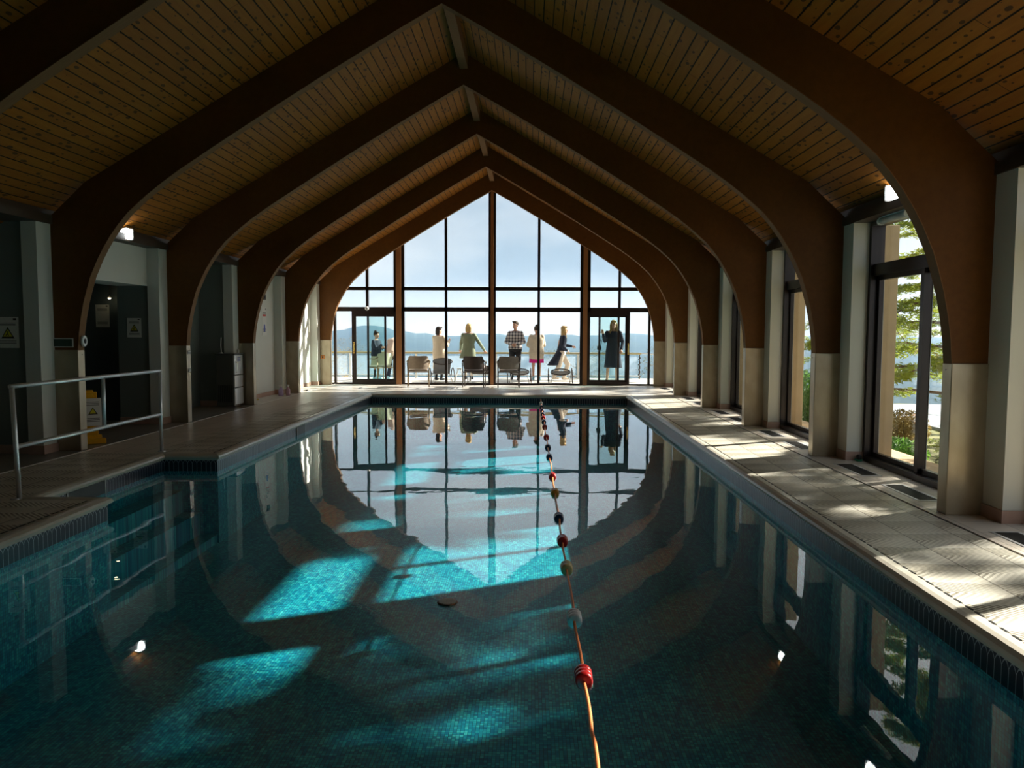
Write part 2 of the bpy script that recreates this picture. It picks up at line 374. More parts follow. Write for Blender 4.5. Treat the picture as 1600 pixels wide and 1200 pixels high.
M = dict(
    planks=m_planks(), beam=m_beam(), soffit=m_soffit(), mos_f=m_mosaic('mosaic_floor', (0, 1)), mos_x=m_mosaic('mosaic_side', (1, 2)), mos_y=m_mosaic('mosaic_end', (0, 2)),
    fan=m_fan(), tile=m_tile('smooth_deck_tile', (.54, .47, .40), (.78, .70, .61), .33, (.30, .26, .22)),
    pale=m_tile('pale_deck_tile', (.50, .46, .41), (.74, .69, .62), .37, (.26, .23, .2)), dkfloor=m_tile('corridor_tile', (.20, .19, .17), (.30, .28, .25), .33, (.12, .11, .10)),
    gut_x=m_gutter(1), gut_y=m_gutter(0), stone=m_stone(), water=m_water(), glass=m_glass('window_glass'), glass2=m_glass('door_glass', (.86, .93, .92)),
    balu=m_balu(), plaid=m_plaid(),
    coping=simple('coping_ceramic', (.56, .52, .44), .28, var=.18, scale=5), white=simple('painted_wall', (.66, .66, .60), .7, var=.05, scale=2),
    whiteL=simple('painted_wall_green_grey', (.72, .74, .68), .7, var=.06, scale=2), pierw=simple('pier_paint', (.72, .70, .60), .6, var=.05, scale=2),
    skirt=simple('terracotta_skirting', (.50, .32, .25), .4, var=.15, scale=9), frame=simple('bronze_aluminium', (.030, .020, .017), .32, metal=.3, var=.1),
    frame_b=simple('timber_post', (.34, .15, .055), .4, var=.25, scale=3), dark=simple('dark_soffit', (.07, .045, .03), .5), black=simple('black_plastic', (.012, .012, .012), .4),
    steel=simple('satin_steel', (.72, .73, .74), .38, metal=.55, var=.05), chrome=simple('chrome', (.8, .8, .8), .08, metal=1, var=0),
    brass=simple('brass', (.75, .52, .18), .25, metal=1, var=.05), wplastic=simple('white_plastic', (.78, .78, .76), .35, var=.03), paper=simple('white_paper', (.80, .80, .76), .6, var=.03, scale=30),
    yellow=simple('yellow_plastic', (.85, .42, .01), .35, var=.05), ink=simple('black_ink', (.02, .02, .02), .6, var=0), yink=simple('yellow_ink', (.75, .68, .03), .5, var=0),
    red=simple('red_float', (.52, .015, .015), .3, var=.1), navy=simple('navy_float', (.018, .035, .09), .3, var=.1), cream=simple('cream_float', (.62, .50, .22), .35, var=.15),
    wfloat=simple('white_float', (.72, .74, .76), .3, var=.05), gold=simple('amber_float', (.70, .33, .05), .35, var=.1), cord=simple('orange_cord', (.90, .24, .07), .45, var=.25, scale=60),
    lamp=simple('lit_diffuser', (1, 1, 1), .4, var=0, emit=(.95, 1, 1), es=9), lampw=simple('warm_lit_diffuser', (1, .9, .7), .4, var=0, emit=(1, .85, .5), es=7),
    opal=simple('opal_cover', (.72, .70, .66), .2, var=.03), grille=simple('grille_metal', (.05, .05, .052), .4, metal=.6), cabside=simple('cabinet_side', (.10, .10, .085), .35, var=.15),
    hose=simple('yellow_hose', (.62, .42, .05), .4, var=.1), purple=simple('purple_liquid', (.55, .42, .70), .25, var=.1), pink=simple('pink_liquid', (.70, .46, .56), .25, var=.1),
    redink=simple('red_ink', (.7, .05, .04), .5, var=0), blueink=simple('blue_ink', (.03, .08, .5), .5, var=0), green=simple('green_sign', (.015, .05, .035), .4), greenp=simple('green_plastic', (.05, .35, .2), .4),
    terrace=m_tile('terrace_paving', (.66, .62, .54), (.80, .76, .68), .6, (.5, .46, .4), .8), railw=simple('weathered_timber_rail', (.42, .36, .20), .7, var=.2), ext=simple('sandstone', (.60, .43, .25), .9, var=.15, scale=6),
    bark=simple('bark', (.16, .095, .06), .9, var=.4, scale=10), needle=m_leaf('needles', (.11, .19, .03), (.42, .45, .05)), leafg=m_leaf('shrub_leaves', (.06, .20, .03), (.25, .45, .08)),
    leafb=m_leaf('autumn_leaves', (.24, .15, .05), (.42, .32, .10)), leafd=m_leaf('distant_leaves', (.10, .12, .07), (.22, .22, .13)),
    grass=m_ground('rough_grass', (.16, .17, .06), (.34, .31, .16), 2.5), tarmac=simple('tarmac', (.30, .32, .36), .9, var=.1), hills=m_ground('forest_hills', (.008, .030, .040), (.035, .065, .065), .02),
)
SKIN = simple('skin', (.56, .31, .21), .5, var=.06); 
def cloth(name, c, r=.9): return simple(name, c, r, var=.15, scale=14)

# ------------------------------------------------------------------ dimensions
C = -1.03; AY = [6.153 + 2.906*k for k in range(-2, 6)]          # arch front faces, AY[2] is the nearest one in view
TH = .115
def roofz(u): return 5.68 - .59*abs(u)
INN = [(0, 5.21), (.5, 4.925), (1.0, 4.635), (1.42, 4.385), (1.9, 4.09), (2.3, 3.84), (2.69, 3.595), (3.07, 3.35), (3.3, 3.19), (3.5, 3.035), (3.72, 2.84), (3.84, 2.70), (3.94, 2.565), (4.03, 2.42), (4.10, 2.29), (4.19, 2.09), (4.24, 1.93), (4.285, 1.77), (4.325, 1.58), (4.35, 1.42), (4.368, 1.21)]
LEGO = 4.66
def outer():
    R = []
    for i, (u, z) in enumerate(INN):
        t = i/(len(INN)-1)
        if i < 10: uo = u*1.20
        else: uo = LEGO
        uo = min(uo, LEGO); zo = roofz(uo) + .005
        if i >= 10: zo = zo + (1.21 - zo)*((i-9)/(len(INN)-10))
        R.append((uo, zo))
    return R
OUT = outer()
YG = 20.95; YB = -3.0

# ------------------------------------------------------------------ arches
names = ['behind', 'behind', 'nearest timber arch, its dark curve cut off by the top of the photo', 'second timber arch, its left leg beside the yellow floor sign',
         'third timber arch, its left leg carrying small labels', 'fourth timber arch, its left leg beside the steel cabinet', 'fifth timber arch, its left leg beside the spray bottles',
         'farthest timber arch, glowing orange against the gable window']
for k, y in enumerate(AY):
    lab = names[k] if k > 1 else ('timber arch over the near end of the pool behind the camera, outermost' if k == 0 else 'timber arch over the near end of the pool just behind the camera')
    a = thing('timber_arch', lab, 'arch', (C, y, 0), 0, 'laminated timber arches over the pool')
    for sgn in (1, -1):
        mb = MB(); mb.strip(INN, OUT, lambda u, z, d: (sgn*u, d, z), 0, TH); mb.build('rib', M['beam'], a)
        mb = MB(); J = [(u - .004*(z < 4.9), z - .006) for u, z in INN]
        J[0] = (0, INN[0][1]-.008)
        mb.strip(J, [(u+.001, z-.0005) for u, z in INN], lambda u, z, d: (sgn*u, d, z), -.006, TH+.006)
        tag(mb.build('lit_edge_strip', M['soffit'], a), 'timber edge strip with a painted lit tone')  # pale tone stands for light on the arch underside
        mb = MB(); x0, x1 = sorted((sgn*4.362, sgn*4.66)); mb.box(x0, x1, -.012, TH+.012, .0, 1.212)
        cl_ = mb.build('leg_cladding', M['stone'], a, bevel=.006); tag(cl_, 'veined beige cladding on the lower leg')
        mb = MB(); 
        mb.ell((sgn*4.360, .07, 1.16), (.003, .006, .006), 8, 5)
        mb.build('screw', M['black'], cl_)

# ------------------------------------------------------------------ roof, ridge, eaves
mb = MB(); U = 5.35
for sgn in (1, -1):
    U = 4.98 if sgn > 0 else 5.35
    mb.add([(C, YB, roofz(0)), (C+sgn*U, YB, roofz(U)), (C+sgn*U, YG+.6, roofz(U)), (C, YG+.6, roofz(0)),
            (C, YB, roofz(0)+.25), (C+sgn*U, YB, roofz(U)+.25), (C+sgn*U, YG+.6, roofz(U)+.25), (C, YG+.6, roofz(0)+.25)],
           [(0, 1, 2, 3), (4, 5, 6, 7), (1, 5, 6, 2), (0, 1, 5, 4), (3, 2, 6, 7)])
struct('ceiling', mb, M['planks'])
mb = MB()
for k in range(len(AY)-1): mb.box(C-.06, C+.06, AY[k]+TH, AY[k+1], 5.44, 5.70)
mb.box(C-.06, C+.06, YB, AY[0], 5.44, 5.70)
struct('trim_1', mb, M['soffit'])
# ------------------------------------------------------------------ right wall: piers, lintel, windows
XP0, XP1, XG = 3.62, 3.80, 3.91
def piers(xa, xb, ks, mb):
    for k in ks: mb.box(min(xa, xb), max(xa, xb), AY[k]-.27, min(AY[k]+.36, YG+.1), 0, 2.72)
mb = MB(); piers(XP0, XP1, range(0, 8), mb)
struct('wall_right', mb, M['pierw'])
mb = MB()
for k in range(0, 8): mb.box(XP0-.012, XP1+.002, AY[k]-.285, min(AY[k]+.375, YG), 0, .10)
struct('baseboard_right', mb, M['skirt'])
mb = MB(); mb.box(XP0-.02, XG+.045, YB, YG+.3, 2.68, 2.77)
mb.box(XP0+.04, XP0+.16, YB, YG, 2.79, 2.87)
struct('trim_2', mb, M['dark'])
mb = MB()
for k in range(0, 8): mb.box(XG+.045, XG+.24, AY[k]-.24, AY[k]+.33, -.6, 2.66)
mb.box(XG+.045, XG+.7, YB, YG+.3, -.6, -.02)
struct('wall_outside', mb, M['ext'], bevel=.01)
MB_ = MB(); MB_.box(XP0, XG+.2, YB, AY[0]-.27, 0, 2.7); MB_.box(XP1, XG+.2, AY[0]-.27, AY[1], 0, 2.7)
struct('wall_right_unseen', MB_, M['pierw'])  # unseen near bays closed solid, added to keep window light out
for k in range(1, 7):
    ya = (AY[k]+.36) if k >= 0 else YB; yb = (AY[k+1]-.27)
    n = k + 2
    mb = MB(); d0, d1 = XP1, XG+.04
    mb.box(d0, d1, ya, ya+.055, 0, 2.69); mb.box(d0, d1, yb-.055, yb, 0, 2.69)
    mb.box(d0, d1, ya+.055, yb-.055, 0, .06); mb.box(d0, d1, ya+.055, yb-.055, 2.64, 2.69)
    mb.box(d0+.03, d1, ya+.055, yb-.055, 2.09, 2.215)
    ym = (ya+yb)/2+.03
    mb.box(d0+.05, d1-.01, ym-.035, ym+.035, .06, 2.09)
    for s_ in (ya+.055, yb-.105): mb.box(XG-.03, XG+.02, s_, s_+.05, .06, 2.09)
    mb.box(XG-.03, XG+.02, ya+.1, yb-.1, .06, .11); mb.box(XG-.03, XG+.02, ya+.1, yb-.1, 2.04, 2.09)
    w_ = struct('window_%d' % n, mb, M['frame'])
    g_ = MB(); g_.box(XG-.004, XG+.004, ya+.05, yb-.05, .06, 2.09); g_.box(XG-.004, XG+.004, ya+.05, yb-.05, 2.215, 2.64)
    g_.build('pane', M['glass'], w_)
    g_ = MB(); g_.box(XG+.021, XG+.024, yb-.108, yb-.101, .06, 2.09); g_.box(XG+.021, XG+.024, ym-.045, ym-.036, .06, 2.09)
    g_.build('glazing_bead', M['wplastic'], w_)

# ------------------------------------------------------------------ left wall
XL = -5.68; XL1 = -5.86; XR = -6.36
mb = MB(); piers(XL, XL1, range(0, 8), mb)
mb.box(XL1-.15, XL1, AY[5]+.30, YG+.1, 0, 2.95)                            # flush wall in the two far bays
mb.box(XR-.15, XL1-.15, AY[5]+.30, AY[5]+.4, 0, 2.78)
struct('wall_left', mb, M['whiteL'])
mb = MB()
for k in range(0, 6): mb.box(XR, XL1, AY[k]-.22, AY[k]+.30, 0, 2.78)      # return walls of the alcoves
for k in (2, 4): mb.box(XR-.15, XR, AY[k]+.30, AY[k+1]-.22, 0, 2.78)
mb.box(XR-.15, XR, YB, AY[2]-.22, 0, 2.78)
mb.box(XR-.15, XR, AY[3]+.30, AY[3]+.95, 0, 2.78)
struct('wall_alcoves', mb, simple('alcove_shaded_paint', (.20, .235, .215), .7, var=.06, scale=2))  # left wall paint darkened: the alcove shade is put into the colour
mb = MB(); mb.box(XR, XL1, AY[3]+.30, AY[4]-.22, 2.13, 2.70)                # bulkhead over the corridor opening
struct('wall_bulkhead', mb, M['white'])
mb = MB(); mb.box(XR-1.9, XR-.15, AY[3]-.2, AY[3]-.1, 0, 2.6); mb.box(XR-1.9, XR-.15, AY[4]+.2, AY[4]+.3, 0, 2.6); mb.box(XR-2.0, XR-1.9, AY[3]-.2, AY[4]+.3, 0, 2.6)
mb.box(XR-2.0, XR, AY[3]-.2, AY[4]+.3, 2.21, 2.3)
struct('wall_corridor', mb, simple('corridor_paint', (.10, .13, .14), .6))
mb = MB()
for k in range(0, 8): mb.box(XL1, XL+.014, AY[k]-.285, min(AY[k]+.375, YG), 0, .10)
mb.box(XL1, XL1+.014, AY[5]+.37, YG, 0, .09)
for k in range(2, 6): mb.box(XR+.001, XL1, AY[k]-.235, AY[k]-.22, 0, .10)
struct('baseboard_left', mb, M['skirt'])
mb = MB(); mb.box(XR-.2, XL+.03, YB, YG+.3, 2.70, 2.80); mb.box(XL-.18, XL-.06, YB, YG, 2.80, 2.88)
struct('trim_3', mb, M['dark'])
mb = MB(); mb.box(XR-.15, 4.2, YB-.15, YB, -1.3, 6.0)
struct('wall_back', mb, simple('dark_back_lining', (.10, .06, .035), .6))  # wall out of view, its lining made dark to cut bounced light

# ------------------------------------------------------------------ floor, pool basin, coping
PX0, PX1, PY0, PY1 = -3.76, 2.33, 1.3, 17.73        # joints between deck and coping
RX, RY0, RY1 = -4.40, 6.40, 8.95                     # recess with the hand rail
TZ = -.09
def slab(name, rects, m):
    mb = MB()
    for x0, x1, y0, y1 in rects: mb.box(x0, x1, y0, y1, TZ, 0)
    return struct(name, mb, m)
slab('floor', [(3.25, XG+.06, YB, YG+.1), (PX0, PX1, YB, PY0), (-5.33, -4.5, RY1, PY1), (XR-.15, -5.36, YB, RY0)], M['tile'])
slab('floor_ribbed', [(PX1, 3.22, YB, PY1), (-4.5, PX0, RY1, PY1), (-5.33, RX, RY0, RY1), (-5.33, PX0, YB, RY0)], M['fan'])
slab('floor_end', [(-5.33, 3.25, PY1, YG+.1), (XR, -5.36, AY[5], YG+.1)], M['pale'])
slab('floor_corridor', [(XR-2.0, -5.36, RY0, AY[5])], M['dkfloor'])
mb = MB(); mb.box(-5.36, -5.33, YB, PY1+3, TZ, .002); mb.box(3.22, 3.25, YB, PY1, TZ, -.012)
for y0, y1 in ((YB, PY1),): pass
tagm = simple('drain_strip', (.85, .82, .78), .3)
struct('trim_4', MB().box(-5.36, -5.33, YB, YG, TZ, .003), tagm)
struct('trim_5', MB().box(3.22, 3.25, YB, PY1, TZ, -.008), M['grille'])
# coping: bullnose profile swept round the edge
def bull(x):  # local profile: (inward distance, z)
    return [(0, -.09), (0, .0), (.03, .006), (.07, .010), (.10, .004), (.125, -.012), (.135, -.03), (.128, -.048), (.105, -.058), (.09, -.09)]
path = [(PX1, PY0), (PX1, PY1), (PX0, PY1), (PX0, RY1), (RX, RY1), (RX, RY0), (PX0, RY0), (PX0, PY0)]
def inset(path, d):
    n = len(path); R = []
    for i in range(n):
        a, b, c = Vector(path[i-1]), Vector(path[i]), Vector(path[(i+1) % n])
        e1 = (b-a).normalized(); e2 = (c-b).normalized()
        n1 = Vector((-e1.y, e1.x)); n2 = Vector((-e2.y, e2.x))       # left normals = inside for counter-clockwise path
        R.append(b + (n1+n2)*d/(1+n1.dot(n2)))
    return R
prof = bull(0); n = len(path); vs = []; fs = []
for (d, z) in prof:
    for p in inset(path, d): vs.append((p.x, p.y, z))
for i in range(len(prof)):
    for j in range(n):
        i2 = (i+1) % len(prof); fs.append((i*n+j, i*n+(j+1) % n, i2*n+(j+1) % n, i2*n+j))
struct('pool_coping', MB().add(vs, fs), M['coping'])
# joint beads along the coping (the dotted dark line)
mb = MB(); rr = random.Random(3)
for x, s_ in ((PX1, 1), (PX0, -1)):
    y = PY0
    while y < PY1:
        if not (s_ < 0 and RY0-.02 < y < RY1):
            mb.box(x-.007, x+.007, y, y+.045+rr.random()*.03, -.001, .0035)
        y += .1
struct('trim_6', mb, M['black'])
# basin
PW = .10; ins = inset(path, PW); ZF = -1.05
mb = MB(); b = [(p.x, p.y) for p in ins]
mb.mi = 0
mb.add([(x, y, ZF) for x, y in b], [tuple(range(n))])
for i in range(n):
    (xa, ya), (xb, yb) = b[i], b[(i+1) % n]
    ax = 1 if abs(xa-xb) < 1e-6 else 2
    mb.mi = ax; mb.add([(xa, ya, ZF), (xb, yb, ZF), (xb, yb, -.20), (xa, ya, -.20)], [(0, 1, 2, 3)])
    mb.mi = ax + 2; mb.add([(xa, ya, -.20), (xb, yb, -.20), (xb, yb, -.055), (xa, ya, -.055)], [(0, 1, 2, 3)])
# steps in the recess
mb.mi = 0
struct('pool_basin', mb, [M['mos_f'], M['mos_x'], M['mos_y'], M['gut_x'], M['gut_y']], fix=True)
mb = MB()
for i in range(3): mb.box(RX+PW, RX+PW+.62-.2*i, RY0+PW, RY1-PW, ZF, -.95+.26*i)
struct('pool_steps', mb, M['mos_f'])
mb = MB(); mb.add([(x, y, -.157) for x, y in [(p.x, p.y) for p in inset(path, PW-.004)]], [tuple(range(n))])
struct('pool_water', mb, M['water'], fix=False)
# skimmer mouths in the pool side
def skimmer(x, y0, y1, s_, label):
    t = thing('skimmer_opening', label, 'skimmer', (x, (y0+y1)/2, -.13), 0, 'skimmer openings in the pool side')
    h = (y1-y0)/2
    MB().box(-.006, .006, -h, h, -.065, .065).build('mouth', M['black'], t)
    mb = MB()
    for a in (-h, h-.012): MB().box(-.009, .009, a, a+.012, -.068, .068).build('side_trim', M['wplastic'], t)
skimmer(RX+PW+.003, 6.95, 7.60, 1, 'black skimmer opening in the recess side below the hand rail')
skimmer(PX0+PW+.003, 11.9, 12.35, 1, 'small black skimmer opening in the far left pool side')

# ------------------------------------------------------------------ gable glazing
def zin(u):
    u = abs(u)
    for (a, za), (b_, zb) in zip(INN, INN[1:]):
        if a <= u <= b_: return za + (zb-za)*(u-a)/(b_-a)
    return 1.2 if u > 4.36 else 5.2
def gz(x): return min(roofz(x-C)+.02, 5.68)
mb = MB(); y0, y1 = YG-.05, YG+.05
def post(x0, x1, za, zb, ya=y0, yb=y1): mb.box(x0, x1, ya, yb, za, zb)
zt0, zt1, zu0, zu1 = 1.99, 2.11, 2.565, 2.655
for x0, x1 in ((-2.32, -2.25), (.20, .27)): post(x0, x1, .0, gz((x0+x1)/2))
post(-4.47, -4.40, zt1, gz(-4.43)); post(2.38, 2.45, zt1, gz(2.41))
for x0, x1 in ((-3.71, -3.64), (-3.50, -3.42), (-1.13, -1.07), (-.99, -.93), (1.355, 1.43), (1.55, 1.63)): post(x0, x1, 0, gz((x0+x1)/2))
post(-5.36, -5.30, 0, 2.7); post(3.20, 3.26, 0, 2.7)
mb.box(-5.84, 3.8, y0, y1, zt0, zt1); mb.box(-5.84, 3.8, y0, y1, zu0, zu1); mb.box(-5.84, 3.8, y0+.01, y1-.01, 0, .045)
w_ = struct('window_9', mb, M['frame'])
mb = MB()
for x0, x1 in ((-3.64, -3.50), (-1.07, -.99), (1.43, 1.55)): mb.box(x0, x1, YG-.10, YG+.04, 0, gz((x0+x1)/2))
mb.build('timber_post', M['frame_b'], w_)
mb = MB()
def pane(xa, xb, za):
    pts = [(xa, za), (xb, za), (xb, gz(xb)-.0)] + ([(C, 5.68)] if xa < C < xb else []) + [(xa, gz(xa))]
    mb.prism(pts, lambda a, b_, d: (a, d, b_), YG-.004, YG+.004)
pane(-5.84, C, zt1); pane(C, 3.8, zt1)
mb.box(-5.84, -5.33, YG-.004, YG+.004, .03, zt0); mb.box(-5.30, -4.85, YG-.004, YG+.004, .03, zt0)
mb.box(-3.43, -1.12, YG-.004, YG+.004, .03, zt0); mb.box(-.94, 1.37, YG-.004, YG+.004, .03, zt0); mb.box(2.70, 3.8, YG-.004, YG+.004, .03, zt0)
mb.build('pane', M['glass'], w_)
# end wall flanks beyond the arch
struct('wall_end', MB().box(-6.5, -5.84, YG-.06, YG+.1, 0, 2.9), M['white'])

def slider(n, xa, xb, hx, s_):
    """sliding glass doors: outer frame, one fixed and one sliding leaf overlapping in the middle"""
    mb = MB(); yA = YG-.06; yB = YG+.06
    mb.box(xa, xa+.06, yA, yB, 0, zt0); mb.box(xb-.06, xb, yA, yB, 0, zt0); mb.box(xa+.06, xb-.06, yA, yB, 1.90, zt0); mb.box(xa+.06, xb-.06, yA, yB, 0, .09)
    d = struct('door_%d' % n, mb, M['frame'])
    m1 = xa + (xb-xa)*(.32 if s_ > 0 else .30); m2 = xa + (xb-xa)*(.70 if s_ > 0 else .72)
    for (a, b_, yy) in ((xa+.06, m2+.06, YG-.03), (m1, xb-.06, YG+.02)):
        mb = MB(); mb.box(a, a+.055, yy-.015, yy+.015, .09, 1.90); mb.box(b_-.055, b_, yy-.015, yy+.015, .09, 1.90)
        mb.box(a+.055, b_-.055, yy-.015, yy+.015, 1.85, 1.90); mb.box(a+.055, b_-.055, yy-.015, yy+.015, .09, .15)
        lf = mb.build('sliding_leaf', M['frame'], d)
        MB().box(a+.05, b_-.05, yy-.004, yy+.004, .14, 1.86).build('pane', M['glass2'], lf)
    mb = MB(); mb.tube([(hx, YG-.075, .88), (hx, YG-.12, .90), (hx, YG-.12, 1.10), (hx, YG-.075, 1.12)], .014, 8); mb.box(hx-.02, hx+.02, YG-.08, YG-.06, .84, 1.16)
    mb.build('door_handle', M['brass'], d)
slider(1, -4.86, -3.60, -4.80, 1)
slider(2, 1.50, 2.70, 2.66, -1)

# ------------------------------------------------------------------ lamps, vents, fittings
def bulkhead(x, y, z, label, rz, es='lamp'):
    t = thing('bulkhead_lamp', label, 'lamp', (x, y, z), rz, 'lit bulkhead lamps under the eaves')
    MB().box(-.085, .085, -.02, .02, -.085, .085).build('back_plate', M['wplastic'], t, bevel=.02)
    mb = MB(); mb.loft([(0, 0, 0, .075, .075), (0, 0, .04, .08, .08), (0, 0, .075, .07, .07), (0, 0, .09, .04, .04)], 20)
    mb.v = [(a, -c-.02, b_) for a, b_, c in mb.v]
    tag(mb.build('diffuser', M[es], t, smooth=True), 'glowing white diffuser')
bulkhead(3.66, 7.95, 2.86, 'glowing bulkhead lamp above the nearest tall window on the right', math.radians(-20))
bulkhead(-5.68, 10.8, 2.80, 'glowing bulkhead lamp above the corridor opening on the left', math.radians(20))
bulkhead(3.66, 10.8, 2.86, 'bulkhead lamp hidden behind the second arch on the right, seen in the water', math.radians(-20))
t = thing('tube_lamp', 'unlit opal tube lamp above the nearest tall window head', 'lamp', (3.74, 8.1, 2.64))
MB().tube([(0, -.26, 0), (0, .26, 0)], .038, 14).build('cover', M['opal'], t, smooth=True)
mb = MB(); mb.box(-.03, .03, -.28, .28, .03, .045); mb.tube([(0, -.30, 0), (0, -.26, 0)], .042, 14); mb.tube([(0, .26, 0), (0, .30, 0)], .042, 14); mb.build('end_cap', M['wplastic'], t)
t = thing('downlight', 'small lit downlight in the corridor ceiling on the left', 'lamp', (-6.58, 11.9, 2.209))
MB().loft([(0, 0, -.012, .05, .05), (0, 0, 0, .055, .055)], 18).build('rim', M['wplastic'], t)
MB().loft([(0, 0, -.016, .035, .035), (0, 0, -.0125, .035, .035)], 16).build('lens', M['lampw'], t)
t = thing('pendant_lamp', 'tiny glowing pendant lamp hanging below the corridor downlight', 'lamp', (-6.62, 12.0, 2.21))
MB().tube([(0, 0, 0), (0, 0, -.22)], .004, 6).build('cord', M['black'], t)
MB().loft([(0, 0, -.25, .045, .045), (0, 0, -.21, .015, .015)], 16).build('shade', M['grille'], t)
MB().ell((0, 0, -.255), (.022, .022, .018), 12, 8).build('bulb', M['lampw'], t)
t = thing('roof_vent', 'long black slot vent in the timber ceiling between the far arches', 'vent', (-3.42, 16.0, roofz(-3.42-C)-.02), 0)
ang = math.atan(.59); RM = Matrix.Rotation(-ang, 4, 'Y')
MB().rbox(0, 0, 0, .62, .14, .02, RM).build('frame', M['wplastic'], t)
MB().rbox(0, 0, -.012, .58, .10, .01, RM).build('slot', M['black'], t)

# floor grilles on the right
first = None; gi = 0
poss = []
for k in range(1, 7):
    poss += [AY[k]+.86, AY[k]+2.02]
ordn = ['nearest to the camera, half hidden by the frame edge', 'beside the right edge of the photo by the nearest leg', 'in front of the nearest tall window, nearer one', 'in front of the nearest tall window, farther one',
        'in front of the second window, nearer one', 'in front of the second window, farther one', 'in front of the third window, nearer one', 'in front of the third window, farther one',
        'before the fourth window, nearer one', 'before the fourth window, farther one', 'before the farthest window, nearer one', 'before the farthest window, farther one']
for i, y in enumerate(poss):
    if i == 0: continue
    if first is None:
        first = t = thing('floor_grille', '', 'grille', (3.48, y, 0), 0, 'floor grilles by the right windows')
        mb = MB(); mb.box(-.11, .11, -.36, -.335, .0, .004); mb.box(-.11, .11, .335, .36, .0, .004); mb.box(-.11, -.085, -.335, .335, .0, .004); mb.box(.085, .11, -.335, .335, .0, .004)
        mb.build('frame', M['steel'], t)
        mb = MB(); mb.box(-.085, .085, -.335, .335, .0, .0012)
        for j in range(17): mb.box(-.083+j*.0102, -.0785+j*.0102, -.335, .335, .0012, .0035)
        tag(mb.build('slats', M['grille'], t), 'dark slatted insert')
    else:
        t = copy_tree(first); t.location = (3.48, y, 0)
    t['label'] = 'dark slatted floor grille ' + ordn[i]

# ------------------------------------------------------------------ lane rope
t = thing('lane_rope', 'orange lane rope with coloured floats along the pool surface', 'lane rope', (.257, 0, -.15))
ys = [17.134, 16.327, 15.529, 14.863, 14.25, 13.637, 12.897, 11.633, 10.592, 9.747, 8.439, 7.573, 6.543, 5.81, 5.129, 4.211, 3.479]
cols = ['wfloat', 'navy', 'navy', 'navy', 'red', 'navy', 'red', 'red', 'navy', 'navy', 'red', 'gold', 'navy', 'red', 'cream', 'wfloat', 'red']
pts = [(0, 17.62, .05)] + [(0, y, 0) for y in ys] + [(0, 2.9, .0), (0, 2.3, -.0), (0, PY0+.12, 0)]
mb = MB(); P_ = []
for a, b_ in zip(pts, pts[1:]):
    for i in range(8):
        f = i/8; P_.append((.004*math.sin(a[1]*7+f*5), a[1]+(b_[1]-a[1])*f, a[2]+(b_[2]-a[2])*f + .004*math.sin((a[1]+(b_[1]-a[1])*f)*3)))
P_.append(pts[-1]); mb.tube(P_, .0085, 8); mb.build('cord', M['cord'], t, smooth=True)
prof = [(-.058, .012), (-.057, .032), (-.050, .040), (-.02, .0415), (-.017, .0385), (-.014, .0415), (.012, .0425), (.015, .0395), (.018, .0425), (.045, .0425), (.055, .036), (.058, .012)]
for y, c in zip(ys, cols):
    mb = MB(); nn = 20; s_ = 1.0
    vs = [(r*s_*math.cos(2*PI*j/nn), y+a*s_, r*s_*math.sin(2*PI*j/nn)) for a, r in prof for j in range(nn)]
    k = len(prof); fs = [(i*nn+j, i*nn+(j+1) % nn, (i+1)*nn+(j+1) % nn, (i+1)*nn+j) for i in range(k-1) for j in range(nn)] + [tuple(range(nn)), tuple(range((k-1)*nn, k*nn))]
    mb.add(vs, fs); o = mb.build('float', M[c], t, smooth=True)
    tag(o, {'wfloat': 'white float', 'navy': 'dark navy float', 'red': 'red float', 'gold': 'amber float', 'cream': 'cream float'}[c])
t = thing('floor_drain', 'round grated drain in the pool floor', 'drain', (-.75, 6.93, ZF+.003))
MB().loft([(0, 0, 0, .095, .095), (0, 0, .008, .09, .09)], 28).build('rim', M['grille'], t)
mb = MB()
for j in range(-5, 6):
    h = math.sqrt(max(0, .08**2-(j*.0145)**2)); mb.box(-h, h, j*.0145-.003, j*.0145+.003, .008, .014)
mb.build('grate', M['wplastic'], t)

# ------------------------------------------------------------------ hand rail
t = thing('hand_rail', 'tubular steel hand rail beside the pool recess', 'hand rail', (-4.41, 6.42, 0))
r = .02; LN = 2.62
def straight(name, a, b_): return MB().tube([a, b_], r, 14).build(name, M['steel'], t, smooth=True)
straight('post', (.03, 0, 0), (0, 0, .97)); straight('post', (0, LN, 0), (0, LN, .97)); straight('post', (0, 1.4, .45), (0, 1.4, .97))
straight('top_rail', (0, -.02, .97), (0, LN+.02, .97)); straight('middle_rail', (.01, 0, .45), (0, LN, .45))
for yy in (0, LN): MB().loft([(0, yy, .001, .045, .045), (0, yy, .010, .042, .042)], 18).build('foot_flange', M['steel'], t)

